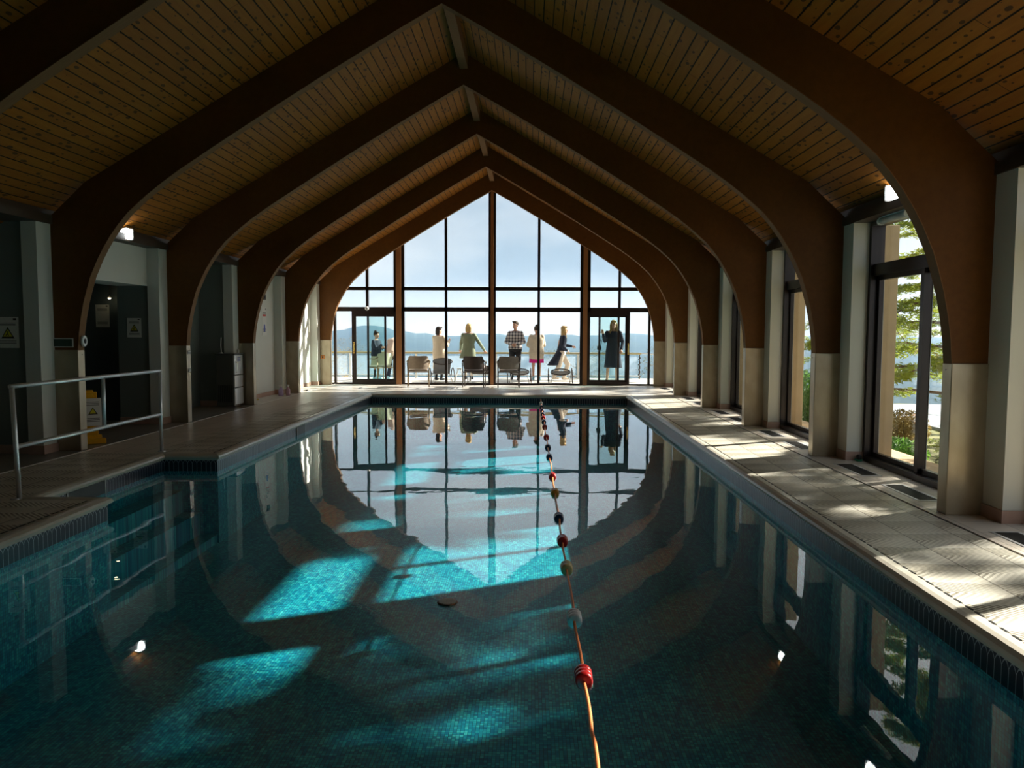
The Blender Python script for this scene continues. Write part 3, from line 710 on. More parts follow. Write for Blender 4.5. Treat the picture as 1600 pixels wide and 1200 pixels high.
# ------------------------------------------------------------------ notices and small wall fittings
def notice(name, label, loc, rz, w, h, tri=True, colr=None, tilt=0):
    t = thing(name, label, 'notice', loc, rz)
    MB().box(-w/2, w/2, -.004, 0, 0, h).build('sheet', M['paper'], t)
    mb = MB()
    for j in range(3): mb.box(-w*.36, w*.36, -.0055, -.004, h*(.80-.035*j), h*(.815-.035*j))
    for j in range(3): mb.box(-w*.38, w*.38, -.0055, -.004, h*(.14+.04*j), h*(.155+.04*j))
    mb.box(w*.26, w*.40, -.0055, -.004, h*.90, h*.96)
    mb.build('lettering', M['ink'], t)
    if tri:
        cz = h*.47; a = w*.30
        MB().prism([(-a, cz-a*.75), (a, cz-a*.75), (0, cz+a*.95)], lambda p, q, d: (p, d, q), -.0055, -.004).build('triangle_border', M['ink'], t)
        a *= .72; MB().prism([(-a, cz-a*.68), (a, cz-a*.68), (0, cz+a*.9)], lambda p, q, d: (p, d, q), -.0065, -.0055).build('triangle', M['yink'], t)
        mb = MB(); mb.ell((0, -.007, cz+a*.35), (a*.13, .002, a*.13), 10, 6); mb.tube([(0, -.007, cz+a*.2), (-a*.12, -.007, cz-a*.1), (a*.25, -.007, cz-a*.45)], a*.09, 6); mb.tube([(-a*.12, -.007, cz-a*.1), (-a*.4, -.007, cz-a*.45)], a*.08, 6)
        mb.build('slipping_figure', M['ink'], t)
    return t
notice('wall_notice', 'white warning notice on the wall at the far left, left of the nearest white pier', (-6.08, AY[3]-.23, 1.24), 0, .26, .36)
notice('wall_notice', 'warning notice on the alcove wall right of the dark corridor', (-6.10, AY[4]-.23, 1.34), 0, .22, .30)
notice('wall_notice', 'dim square notice inside the dark corridor opening', (-6.83, AY[4]+.199, 1.50), 0, .22, .36, False)
t = notice('wall_notice', 'white rules board with red and blue print on the sunlit far left wall', (XL1+.001, 16.85, 1.35), PI/2, .30, .62, False)
MB().box(-.10, .10, -.006, -.004, .42, .46).build('red_heading', M['redink'], t)
MB().ell((0, -.006, .16), (.05, .004, .09), 14, 8).build('blue_emblem', M['blueink'], t)
t = thing('thermostat', 'small dark square thermostat high on the sunlit left wall', 'thermostat', (XL1, 16.85, 2.19), PI/2)
MB().box(-.07, .07, -.03, 0, -.06, .06).build('case', M['cabside'], t, bevel=.008); MB().box(-.045, .045, -.034, -.03, -.035, .035).build('display', M['black'], t)
t = thing('exit_plate', 'small framed green plate on the second arch left leg', 'sign', (-5.58, AY[3]-.001, 1.30))
MB().box(-.13, .13, -.012, 0, -.055, .055).build('frame', M['wplastic'], t); MB().box(-.12, .12, -.014, -.012, -.045, .045).build('face', M['green'], t)
t = thing('call_button', 'round white button plate on the edge of the second arch left leg', 'button', (C-4.340, AY[3]+.07, 1.32))
mb = MB(); mb.loft([(0, 0, 0, .055, .07), (0, 0, .02, .05, .065)], 20); mb.v = [(c_, a, b_) for a, b_, c_ in mb.v]; mb.build('plate', M['wplastic'], t)
mb = MB(); mb.loft([(0, 0, .02, .02, .03), (0, 0, .03, .018, .028)], 16); mb.v = [(c_, a, b_) for a, b_, c_ in mb.v]; mb.build('button', M['black'], t)
for zz, lb in ((1.11, 'upper small black label on the third arch left leg'), (.82, 'lower small green label on the third arch left leg')):
    t = thing('depth_label', lb, 'label plate', (C-4.358, AY[4]+.07, zz))
    MB().box(0, .003, -.06, .06, -.03, .03).build('plate', M['green' if zz < 1 else 'cabside'], t)
    mb = MB()
    for j in (-1, 1): mb.box(.003, .0045, -.045, .045, j*.012-.004, j*.012+.004)
    mb.build('lettering', M['paper'], t)
t = thing('socket_box', 'small orange-brown socket box on the farthest left leg', 'socket', (-5.60, AY[7]-.012, .75))
MB().box(-.05, .05, -.03, 0, -.05, .05).build('case', simple('socket_orange', (.65, .25, .05), .4), t, bevel=.006); MB().box(-.02, .02, -.034, -.03, -.02, .02).build('face', M['black'], t)
def dome(label, loc, rz, r=.07):
    t = thing('security_camera', label, 'camera', loc, rz)
    MB().ell((0, -.05, 0), (r, r, r), 16, 10).build('housing', M['wplastic'], t, smooth=True)
    MB().tube([(0, 0, 0), (0, -.05, 0)], .03, 10).build('bracket', M['wplastic'], t)
    MB().ell((0, -.05-r*.75, -r*.3), (r*.35, r*.35, r*.35), 12, 8).build('lens', M['black'], t)
dome('white ball camera on the gable frame above the left sliding door', (-4.43, YG-.06, 2.07), 0, .055)
dome('white dome camera at the left edge of the photo under the eaves', (-6.32, 9.02-.4, 2.06), 0, .11)

# yellow floor sign with a paper notice
t = thing('wet_floor_sign', 'yellow plastic floor sign with a white warning paper beside the left arch leg', 'floor sign', (-5.62, 9.66, 0), math.radians(34))
RMs = Matrix.Rotation(math.radians(-12), 4, 'X')
mb = MB(); mb.rbox(0, 0, .30, .17, .03, .62, RMs); mb.rbox(0, 0, .64, .09, .035, .10, RMs); o = mb.build('front_panel', M['yellow'], t, bevel=.008)
mb = MB(); mb.rbox(0, .26, .30, .17, .03, .62, Matrix.Rotation(math.radians(12), 4, 'X')); mb.build('rear_panel', M['yellow'], t, bevel=.008)
mb = MB(); mb.box(-.14, .16, -.10, -.02, 0, .07); mb.box(-.12, .12, -.02, .06, 0, .11); mb.box(-.14, .14, .22, .32, 0, .06); mb.build('foot', M['yellow'], t, bevel=.01)
RMs2 = RMs
mb = MB(); mb.rbox(.03, -.021, .40, .20, .004, .36, RMs2); sh = mb.build('paper_notice', M['paper'], t)
mb = MB(); 
for j in range(3): mb.rbox(.03, -.0245, .53-.02*j, .15, .002, .006, RMs2)
for j in range(3): mb.rbox(.03, -.0245, .28+.02*j, .15, .002, .006, RMs2)
mb.build('lettering', M['ink'], sh)
def tri(a, yy, m, nm):
    mb = MB(); mb.prism([(-a, -a*.75), (a, -a*.75), (0, a*.95)], lambda p, q, d: RMs2 @ Vector((p+.03, d, q+.41)), yy-.001, yy+.001); mb.build(nm, m, sh)
tri(.055, -.0245, M['ink'], 'triangle_border'); tri(.038, -.026, M['yink'], 'triangle')

# steel cabinet
t = thing('steel_cabinet', 'tall steel cabinet with a dark side against the left wall', 'cabinet', (-5.62, 14.36, 0))
MB().box(-.30, .02, 0, .42, .03, 1.0).build('body', M['cabside'], t, bevel=.006)
mb = MB(); mb.box(.02, .05, -.0, .42, .05, .36); mb.build('drawer', M['steel'], t, bevel=.004)
mb = MB(); mb.box(.02, .05, -.0, .42, .38, .60); mb.build('drawer', M['steel'], t, bevel=.004)
dr = MB().box(.02, .05, 0, .42, .62, .985).build('door', M['steel'], t, bevel=.004)
MB().tube([(.05, .06, .66), (.075, .06, .68), (.075, .06, .84), (.05, .06, .86)], .008, 8).build('handle', M['chrome'], dr)
nt_ = MB().box(.0505, .052, .10, .32, .84, .97).build('paper_label', M['paper'], dr)
mb = MB()
for j in range(3): mb.box(.052, .053, .13, .29, .87+.03*j, .882+.03*j)
mb.build('lettering', M['blueink'], nt_)
mb = MB()
for j in range(8): mb.box(-.27+j*.034, -.252+j*.034, -.004, .0, .10, .42)
mb.build('vent_slats', M['black'], t)
MB().box(-.32, .06, -.015, .435, 1.0, 1.02).build('top', M['cabside'], t, bevel=.004)
t = thing('spray_pump', 'small clear pump bottle standing on the steel cabinet', 'bottle', (-5.60, 14.62, 1.02))
MB().loft([(0, 0, 0, .022, .022), (0, 0, .06, .024, .024), (0, 0, .075, .01, .01)], 14).build('body', M['opal'], t, smooth=True)
MB().tube([(0, 0, .07), (0, 0, .12), (.0, -.05, .125)], .006, 8).build('pump', M['wplastic'], t)
t = thing('antenna_rod', 'thin white rod rising from the steel cabinet top', 'rod', (-5.84, 14.42, 1.02))
MB().tube([(0, 0, 0), (-.01, 0, .15), (0, 0, .30)], .008, 8).build('rod', M['wplastic'], t); MB().loft([(0, 0, 0, .03, .03), (0, 0, .02, .028, .028)], 14).build('base', M['wplastic'], t)

# hose
t = thing('garden_hose', 'yellow hose looped over a hook on the left wall', 'hose', (XL1, 15.75, 0))
mb = MB(); H_ = [(.03, 0, .80), (.05, -.05, .74), (.05, -.06, .60), (.05, .0, .42), (.05, .05, .30), (.05, .05, .15), (.08, .02, .03), (.12, -.12, .022), (.16, -.2, .022)]
mb.tube(H_, .013, 8); mb.tube([(.03, 0, .80), (.06, .05, .72), (.06, .04, .55), (.06, -.01, .40), (.06, .03, .22), (.07, .03, .10), (.13, .0, .022), (.22, .05, .022)], .013, 8); mb.build('hose', M['hose'], t, smooth=True)
mb = MB(); mb.box(0, .03, -.03, .03, .78, .86); mb.tube([(.02, 0, .82), (.09, 0, .80), (.10, 0, .85)], .012, 8); mb.build('hook', M['black'], t)

# spray bottles
def spray(label, loc, m, rz, trig=True):
    t = thing('spray_bottle', label, 'bottle', loc, rz, 'cleaning bottles by the fifth arch leg')
    MB().loft([(0, 0, 0, .05, .035), (0, 0, .02, .055, .038), (0, 0, .13, .055, .038), (0, 0, .17, .03, .026), (0, 0, .20, .018, .018)], 20).build('body', m, t, smooth=True)
    mb = MB(); mb.box(-.05, .03, -.013, .013, .215, .245); mb.tube([(0, 0, .195), (0, 0, .22)], .02, 12); mb.tube([(-.02, 0, .22), (-.045, 0, .18)], .006, 6)
    mb.build('trigger_head', M['wplastic'], t, bevel=.003)
spray('purple spray bottle on the floor, left of its pink neighbour by the left wall', (-5.56, 17.0, 0), M['purple'], .3)
spray('pink bottle on the floor right of the purple spray bottle', (-5.44, 17.12, 0), M['pink'], -.5)
t = thing('doorstop_wedge', 'small black wedge on the floor by the far left wall', 'doorstop', (-5.50, 18.4, 0))
MB().prism([(0, 0), (.12, 0), (.12, .04)], lambda a, b_, d: (a, d, b_), 0, .06).build('wedge', M['black'], t)
t = thing('green_dish', 'small green dish on the floor at the window corner by the second leg', 'dish', (3.74, 8.73, 0))
MB().loft([(0, 0, .0, .035, .035), (0, 0, .012, .045, .045), (0, 0, .02, .05, .05)], 18).build('dish', M['greenp'], t); MB().loft([(0, 0, .02, .03, .03), (0, 0, .06, .028, .028), (0, 0, .075, .015, .015)], 16).build('pot', M['black'], t)

# ------------------------------------------------------------------ chairs
def chair(label, x, y, rz, fab, met, group):
    t = thing('armchair', label, 'chair', (x, y, 0), rz, group)
    # faces +Y (towards the view), back towards the camera
    MB().box(-.24, .24, -.22, .25, .415, .455).build('seat', fab, t, bevel=.015)
    mb = MB(); n_ = 12; A = []; B = []
    for i in range(n_+1):
        a = -1 + 2*i/n_; A.append((a*.27, -.30+.14*a*a)); B.append((a*.26, -.275+.14*a*a))
    vs = []
    for z, k_, lean in ((.47, .90, 0), (.55, 1.0, -.015), (.70, 1.02, -.04), (.79, .93, -.055), (.815, .80, -.06)):
        vs += [(p[0]*k_, p[1]+lean, z) for p in A] + [(p[0]*k_, p[1]+lean, z) for p in reversed(B)]
    q = 2*(n_+1); fs = [(r_*q+j, r_*q+(j+1) % q, (r_+1)*q+(j+1) % q, (r_+1)*q+j) for r_ in range(4) for j in range(q)] + [tuple(range(q)), tuple(range(4*q, 5*q))]
    mb.add(vs, fs); mb.build('backrest', fab, t, smooth=False)
    for sx in (-1, 1):
        MB().tube([(sx*.275, -.25, 0), (sx*.27, -.25, .40), (sx*.285, -.24, .64)], [.012, .015, .013], 8).build('leg', met, t, smooth=True)
        MB().tube([(sx*.275, .25, 0), (sx*.27, .25, .40), (sx*.285, .24, .62)], [.012, .015, .013], 8).build('leg', met, t, smooth=True)
        MB().tube([(sx*.285, .25, .62), (sx*.295, .18, .655), (sx*.295, -.15, .66), (sx*.27, -.24, .70)], .018, 8).build('armrest', met, t, smooth=True)
    mb = MB()
    for yy in (-.25, .25): mb.tube([(-.27, yy, .395), (.27, yy, .395)], .012, 8)
    for sx in (-1, 1): mb.tube([(sx*.27, -.25, .395), (sx*.27, .25, .395)], .012, 8)
    mb.build('seat_frame', met, t)
    return t
f_tan = simple('tan_weave', (.36, .28, .21), .7, var=.25, scale=20); f_brn = simple('brown_weave', (.07, .05, .045), .6, var=.2, scale=20); f_gry = simple('taupe_weave', (.24, .21, .19), .7, var=.2, scale=20)
m_al = simple('bronze_tube', (.22, .16, .09), .3, metal=.8); m_dk = simple('dark_tube', (.06, .045, .04), .35, metal=.6)
chair('tan and grey armchair at the glass, left of the brown one', -2.93, 20.15, .12, f_tan, m_al, 'armchairs inside the gable window')
chair('dark brown armchair at the glass, second from the left', -1.46, 20.10, -.03, f_brn, m_dk, 'armchairs inside the gable window')
chair('taupe armchair with thin dark legs just right of the central timber post', -.56, 20.12, .05, f_gry, m_dk, 'armchairs inside the gable window')
# terrace chairs behind
chair('pale chair on the terrace behind the left sliding door', -4.35, 22.3, .8, simple('olive_seat', (.42, .42, .30), .7), m_al, 'terrace armchairs')
def lounger(label, x, y, rz, fab, hi=.5):
    t = thing('terrace_lounger', label, 'lounger', (x, y, 0), rz, 'round framed loungers on the terrace')
    met = M['chrome']
    for sx in (-1, 1):
        c_ = []
        for i in range(17):
            a = PI*i/16; c_.append((sx*.33, -.36*math.cos(a), .02+.40*math.sin(a)))
        MB().tube(c_, .014, 8).build('side_hoop', m_dk, t, smooth=True)
        MB().tube([(sx*.27, -.40, .015), (sx*.22, -.15, .26), (sx*.22, .6, .30)], .013, 8).build('leg', met, t, smooth=True)
    mb = MB(); R = []
    for i in range(25):
        a = 2*PI*i/24; R.append((.27*math.cos(a), -.28+.02*math.sin(a), hi*.72+.085*math.sin(a)))
    mb.tube(R, .016, 8, cap=False); mb.build('headrest_ring', m_dk, t, smooth=True)
    mb = MB(); n_ = 8
    prof_ = [(-.30, hi*.80), (-.20, hi*.62), (0, .27), (.3, .24), (.7, .30)]
    for (ya_, za_), (yb_, zb_) in zip(prof_, prof_[1:]): mb.add([(-.24, ya_, za_), (.24, ya_, za_), (.24, yb_, zb_), (-.24, yb_, zb_), (-.24, ya_, za_-.02), (.24, ya_, za_-.02), (.24, yb_, zb_-.02), (-.24, yb_, zb_-.02)], [(0, 1, 2, 3), (4, 7, 6, 5), (0, 4, 5, 1), (3, 2, 6, 7), (0, 3, 7, 4), (1, 5, 6, 2)])
    mb.build('sling', fab, t)
    mb = MB(); mb.tube([(-.22, -.15, .26), (.22, -.15, .26)], .012, 8); mb.tube([(-.27, -.40, .02), (.27, -.40, .02)], .012, 8); mb.build('cross_bar', met, t)
    return t
slg = simple('grey_sling', (.15, .15, .16), .7)
lounger('round framed lounger behind the taupe armchair outside', -.30, 21.75, .03, slg, .46)
lounger('round framed lounger outside in the pane right of the centre', .86, 21.75, 0, slg, .46)
lounger('dark upholstered lounger directly behind the brown armchair outside', -1.40, 21.75, 0, f_brn, .60)
lounger('tall hoop lounger outside behind the tan armchair', -2.52, 21.8, .25, slg, .85)
t = thing('folding_stool', 'small white folding trestle outside beside the long cream coat', 'stool', (-1.95, 21.25, 0))
for sx in (-1, 1):
    MB().tube([(sx*.16, -.15, 0), (sx*.03, 0, .42)], .014, 8).build('leg', M['wplastic'], t); MB().tube([(sx*.16, .15, 0), (sx*.03, 0, .42)], .014, 8).build('leg', M['wplastic'], t)
MB().box(-.07, .07, -.06, .06, .41, .44).build('top', M['wplastic'], t)

# ------------------------------------------------------------------ terrace and balustrade
struct('terrace', MB().box(-9, 6.2, YG+.1, 24.3, -.3, -.005), M['terrace'])
YR = 23.9
t = thing('terrace_balustrade', 'terrace balustrade with a timber rail and glass panels behind the people', 'balustrade', (0, 0, 0))
MB().box(-6.6, 3.45, YR-.06, YR+.06, .76, .82).build('hand_rail', M['railw'], t, bevel=.01)
mb = MB(); mb.box(-6.6, 3.42, YR-.02, YR+.02, .08, .11); mb.build('bottom_rail', M['steel'], t)
for x in (-5.62, -3.55, -1.05, 1.5): MB().box(x-.03, x+.03, YR-.03, YR+.03, 0, .76).build('post', M['wplastic'], t, bevel=.004)
for a, b_ in ((-6.5, -5.66), (-5.58, -3.6), (-3.5, -1.1), (-1.0, 1.45), (1.55, 3.36)): MB().box(a, b_, YR-.006, YR+.006, .11, .75).build('glass_panel', M['balu'], t)
mb = MB()
for i in range(14):
    z = .03 + i*.052; mb.ell((3.40+.018*math.sin(i*2.2), YR, z), (.028, .028, .026), 8, 6)
mb.tube([(3.4, YR, 0), (3.4, YR, .76)], .014, 8)
tag(mb.build('twisted_post', m_dk, t), 'dark twisted corner post')
MB().tube([(3.45, YR, .80), (3.85, 23.0, .78), (4.4, 21.8, .76)], .02, 8).build('side_rail', M['wplastic'], t)
MB().box(4.38, 4.44, 21.77, 21.83, 0, .77).build('post', M['wplastic'], t)

exec_people = True
# ------------------------------------------------------------------ people
def V3(*a): return Vector(a)
def person(label, x, y, rz, H, pose, clothes, hair, hands=True):
    """local frame: +Y is where the person faces, x to the right"""
    t = thing('person', label, 'person', (x, y, 0), rz, None)
    k = H/1.72
    J = dict(pel=(0, 0, .92), chest=(0, 0, 1.22), neck=(0, 0, 1.42), head=(0, .015, 1.60),
             sl=(-.17, 0, 1.38), sr=(.17, 0, 1.38), el=(-.24, -.02, 1.10), er=(.24, -.02, 1.10), wl=(-.24, .06, .86), wr=(.24, .06, .86),
             hl=(-.09, 0, .90), hr=(.09, 0, .90), kl=(-.10, .02, .48), kr=(.10, .02, .48), al=(-.10, 0, .08), ar=(.10, 0, .08))
    J.update({a: b for a, b in pose.items() if isinstance(b, tuple)}); J = {a: Vector(b)*k for a, b in J.items()}
    def c(mb, a, b_, ra, rb): mb.cap(J[a], J[b_], ra*k, rb*k)
    mb = MB()
    c(mb, 'pel', 'chest', .125, .13); c(mb, 'chest', 'neck', .12, .055); mb.cap(J['neck'], J['head']-V3(0, .01, .05)*k, .05*k, .048*k)
    c(mb, 'neck', 'sl', .05, .055); c(mb, 'neck', 'sr', .05, .055)
    hd = J['head']; hdir = pose.get('yaw', 0); HM = Matrix.Rotation(hdir, 3, 'Z') @ Matrix.Rotation(-pose.get('nod', 0), 3, 'X')
    def hp(a, b_, c_): return hd + HM @ (V3(a, b_, c_)*k)
    mb.ell(hp(0, 0, .025), (.073*k, .092*k, .095*k), 16, 12, HM); mb.ell(hp(0, .02, -.045), (.055*k, .068*k, .065*k), 14, 9, HM)
    mb.cap(hp(0, .088, .005), hp(0, .106, -.025), .010*k, .015*k, 8)           # nose
    mb.ell(hp(0, .086, -.055), (.026*k, .012*k, .009*k), 10, 6, HM)           # lips
    mb.ell(hp(0, .080, -.088), (.022*k, .018*k, .018*k), 10, 6, HM)           # chin
    for s_ in (-1, 1):
        mb.ell(hp(s_*.074, -.005, -.01), (.012*k, .022*k, .033*k), 10, 7, HM)     # ears
        mb.ell(hp(s_*.030, .082, .028), (.022*k, .010*k, .008*k), 8, 6, HM)       # brow
    for s_, S_, E_, W_, h_, k_, a_ in ((-1, 'sl', 'el', 'wl', 'hl', 'kl', 'al'), (1, 'sr', 'er', 'wr', 'hr', 'kr', 'ar')):
        c(mb, S_, E_, .048, .038); c(mb, E_, W_, .037, .024)
        c(mb, h_, k_, .082, .052); c(mb, k_, a_, .050, .034)
        mb.cap(J[a_]-V3(0, .03, .04)*k, J[a_]+V3(0, .14, -.045)*k, .032*k, .026*k)
        fa = (J[W_]-J[E_]).normalized(); palm = J[W_]+fa*.055*k
        side = fa.cross(Vector((0, 1, 0))); side = side.normalized() if side.length > .2 else Vector((1, 0, 0))
        nrm = fa.cross(side).normalized()
        mb.cap(J[W_], palm, .025*k, .030*k); mb.cap(palm-side*.018*k, palm+side*.018*k, .02*k, .02*k)
        for j, (off, ln) in enumerate(((-.030, .062), (-.010, .072), (.010, .068), (.030, .052))):
            b0 = palm + fa*.022*k + side*off*k; b1 = b0 + (fa*.9+nrm*.25)*ln*.55*k; b2 = b1 + (fa*.6+nrm*.75)*ln*.45*k
            mb.cap(b0, b1, .0088*k, .0082*k, 8); mb.cap(b1, b2, .0082*k, .0072*k, 8)
        th0 = J[W_]+fa*.025*k - side*.022*k; th1 = th0 + (fa*.6-side*.8)*.035*k; th2 = th1 + (fa*.9-side*.1+nrm*.3)*.028*k
        mb.cap(th0, th1, .012*k, .010*k, 8); mb.cap(th1, th2, .010*k, .008*k, 8)
    body = mb.build('body', SKIN, t, remesh=.0085, smooth_it=2)
    mb = MB()
    for s_ in (-1, 1): mb.ell(hp(s_*.030, .0885, .008), (.011*k, .005*k, .006*k), 8, 6, HM)
    mb.build('eyes', M['wplastic'], body)
    mb = MB()
    for s_ in (-1, 1): mb.ell(hp(s_*.030, .0925, .008), (.005*k, .003*k, .005*k), 8, 6, HM)
    mb.build('pupils', M['black'], body)
    tag(MB().ell(hp(0, .099, -.056), (.019*k, .005*k, .005*k), 10, 6, HM).build('mouth', simple('lips', (.45, .12, .11), .5, var=0), body), None)
    def limbs(mb, kind):
        pass
    for it in clothes:
        nm, m, kind = it[0], it[1], it[2]; o_ = it[3] if len(it) > 3 else {}
        mb = MB()
        if kind == 'top':     # coat, shirt, dress
            top = o_.get('top', 1.43); hem = o_.get('hem', .86); wd = o_.get('w', 1.0); fl = o_.get('flare', .0)
            p0, p1 = J['pel'], J['neck']; secs = []
            for i in range(13):
                f = i/12; zf = hem + (top-hem)*f; z = zf*k
                g = (z - p0.z)/(p1.z-p0.z) if p1.z > p0.z+.2 else 0
                g = max(0, min(1, g)); cx = p0.x + (p1.x-p0.x)*g; cy = p0.y + (p1.y-p0.y)*g
                dn = max(0, .92-zf); cx += o_.get('sx', 0)*dn*k; cy += o_.get('sy', 0)*dn*k
                rx = (.185 if zf > 1.15 else .165+.03*max(0, 1-abs(zf-.90)/.25)) + fl*dn; ry = .125+.02*max(0, 1-abs(zf-.9)/.25) + fl*.7*dn
                if zf > 1.30: q_ = max(0, 1-(zf-1.30)/(1.46-1.30)); rx = .075+.115*q_**.6; ry = .06+.065*q_**.6
                secs.append((cx, cy, z, rx*k*wd, ry*k*wd))
            mb.loft(secs, 24)
            if o_.get('sleeves', 1):
                rs = o_.get('sr', 1.0)
                for S_, E_, W_ in (('sl', 'el', 'wl'), ('sr', 'er', 'wr')):
                    mb.cap(J[S_], J[E_], .066*k*rs, .054*k*rs); mb.cap(J[E_], J[E_]+(J[W_]-J[E_])*.92, .054*k*rs, .044*k*rs)
        elif kind == 'bent':  # garment over a torso leaning forward
            w_ = o_.get('w', 1.15)
            mb.cap(J['pel'], J['chest'], .15*k*w_, .165*k*w_); mb.cap(J['chest'], J['neck'], .165*k*w_, .10*k*w_)
            for S_, E_, W_ in (('sl', 'el', 'wl'), ('sr', 'er', 'wr')):
                mb.cap(J[S_], J[E_], .075*k, .062*k); mb.cap(J[E_], J[W_], .06*k, .048*k)
        elif kind == 'trousers':
            w_ = o_.get('w', 1.0); lo = o_.get('to', .97)
            mb.cap(J['hl'], J['hr'], .112*k, .112*k); mb.cap(J['pel'], J['pel']+V3(0, 0, .06)*k, .125*k, .12*k)
            for h_, k_, a_ in (('hl', 'kl', 'al'), ('hr', 'kr', 'ar')):
                mb.cap(J[h_], J[k_], .098*k*w_, .070*k*w_); 
                if lo > .5: mb.cap(J[k_], J[k_]+(J[a_]-J[k_])*lo, .068*k*w_, .056*k*w_)
        elif kind == 'shoes':
            for a_ in ('al', 'ar'):
                mb.cap(J[a_]-V3(0, .04, .045)*k, J[a_]+V3(0, .15, -.05)*k, .042*k, .034*k); mb.cap(J[a_]-V3(0, .02, .0)*k, J[a_]-V3(0, .02, .03)*k, .045*k, .045*k)
        elif kind == 'scarf':
            mb.cap(J['neck']+V3(-.05, 0, .01)*k, J['neck']+V3(.05, 0, .01)*k, .07*k, .07*k)
        mb.build(nm, m, t, remesh=.011, smooth_it=3)
    hm, style = hair; mb = MB()
    mb.ell(hp(0, -.018, .052), (.088*k, .100*k, .092*k), 16, 11, HM); mb.cap(hp(-.04, .075, .095), hp(.05, .07, .10), .022*k, .026*k)
    if style == 'long':
        for s_ in (-1, 0, 1): mb.cap(hp(s_*.05, -.055+abs(s_)*.02, .0), hp(s_*.065, -.075+abs(s_)*.05, -.27), .055*k, .035*k)
        for s_ in (-1, 1): mb.cap(hp(s_*.074, .01, .03), hp(s_*.095, .045, -.24), .028*k, .025*k)
    elif style == 'bob':
        for s_ in (-1, 0, 1): mb.cap(hp(s_*.045, -.05, .0), hp(s_*.05, -.055, -.10), .055*k, .045*k)
    elif style == 'bun':
        mb.ell(hp(0, -.04, .14), (.05*k, .05*k, .045*k), 12, 8)
    hb = mb.build('hair', hm, t, remesh=.010, smooth_it=2)
    return t, J, k
hb_dark = m_fur('dark_brown_hair', (.035, .022, .016)); hb_blond = m_fur('blond_hair', (.62, .42, .18)); hb_grey = m_fur('grey_brown_hair', (.10, .075, .055)); hb_str = m_fur('strawberry_hair', (.52, .28, .12))
navy = cloth('navy_cloth', (.018, .024, .045)); blk = cloth('black_cloth', (.015, .016, .02)); creamc = cloth('cream_padding', (.72, .58, .42)); sage = cloth('sage_cloth', (.20, .23, .15))
olive = cloth('olive_skirt', (.40, .41, .28)); rose = cloth('pale_pink_jacket', (.72, .50, .40)); bshoe = cloth('pale_blue_shoes', (.30, .55, .66), .5); wtr = cloth('cream_trousers', (.78, .66, .54)); pinkc = cloth('hot_pink_cloth', (.75, .02, .28))
bag_blk = blk
# facing +Y = away from the camera; rz turns counter-clockwise seen from above
person('person in a dark jacket and olive skirt outside behind the left sliding door', -4.64, 23.1, math.radians(-115), 1.43,
       dict(el=(-.20, .12, 1.12), wl=(-.10, .30, 1.18), er=(.20, .12, 1.12), wr=(.12, .30, 1.15)),
       [('jacket', navy, 'top', dict(hem=.84, w=1.18)), ('skirt', olive, 'top', dict(top=.98, hem=.50, sleeves=0, flare=.16, w=1.08)), ('stockings', blk, 'trousers', dict(w=.72)), ('shoes', bshoe, 'shoes')], (hb_dark, 'bun'))
person('person in a pale pink jacket bending over the rail behind the left sliding door', -4.18, 23.15, math.radians(-10), 1.60,
       dict(pel=(0, -.05, .90), chest=(0, .14, 1.16), neck=(0, .30, 1.26), head=(0, .44, 1.28), nod=.9, sl=(-.17, .25, 1.24), sr=(.17, .25, 1.24), el=(-.22, .42, 1.0), er=(.22, .42, 1.0), wl=(-.14, .62, .92), wr=(.14, .62, .92),
            kr=(.12, .06, .48), ar=(.14, -.02, .08), kl=(-.06, .02, .48), al=(-.08, -.12, .08)),
       [('jacket', rose, 'bent', dict(w=1.12)), ('trousers', navy, 'trousers', {}), ('shoes', bshoe, 'shoes')], (hb_dark, 'bob'))
person('person in a long cream padded coat with dark hair seen from behind', -2.72, 22.9, math.radians(-25), 1.58,
       dict(er=(.26, .08, 1.13), wr=(.20, .30, 1.26), el=(-.2, .1, 1.12), wl=(-.1, .28, 1.0), yaw=-.5),
       [('padded_coat', creamc, 'top', dict(hem=.36, w=1.16, flare=.03, sr=1.15)), ('trousers', blk, 'trousers', dict(w=.75)), ('boots', blk, 'shoes')], (hb_dark, 'bob'))
person('person with blond hair and a sage green coat, one hand on the rail', -1.86, 23.3, math.radians(-5), 1.68,
       dict(er=(.33, .06, 1.13), wr=(.45, .30, .90), el=(-.25, .08, 1.12), wl=(-.30, .28, .92)),
       [('coat', sage, 'top', dict(hem=.66, w=1.08, flare=.30, sx=-.12)), ('trousers', creamc, 'trousers', dict(w=.72)), ('shoes', blk, 'shoes')], (hb_blond, 'bob'))
person('person in an open plaid shirt over a black top facing the camera, hands together', -.44, 23.2, math.radians(172), 1.76,
       dict(el=(-.27, .05, 1.12), wl=(-.06, .24, 1.06), er=(.27, .05, 1.12), wr=(.06, .24, 1.04), nod=-.15, yaw=-.3),
       [('plaid_shirt', m_plaid(), 'top', dict(hem=.92, w=1.12)), ('black_top', blk, 'top', dict(hem=.84, sleeves=0, top=1.44, w=.98, )), ('trousers', blk, 'trousers', {}), ('shoes', blk, 'shoes')], (hb_grey, 'short'))
person('person in a shaggy cream coat with a hot pink hem and bare legs', .20, 23.1, math.radians(10), 1.62,
       dict(er=(.25, .08, 1.12), wr=(.14, .24, 1.05), el=(-.25, .08, 1.12), wl=(-.14, .24, 1.05)),
       [('shaggy_coat', m_fur('shaggy_cream_wool', (.80, .68, .52)), 'top', dict(hem=.64, w=1.28, flare=.06, sr=1.3)), ('pink_dress', pinkc, 'top', dict(top=.9, hem=.555, sleeves=0, flare=.10, w=1.22)), ('shoes', bshoe, 'shoes')], (hb_grey, 'bun'))
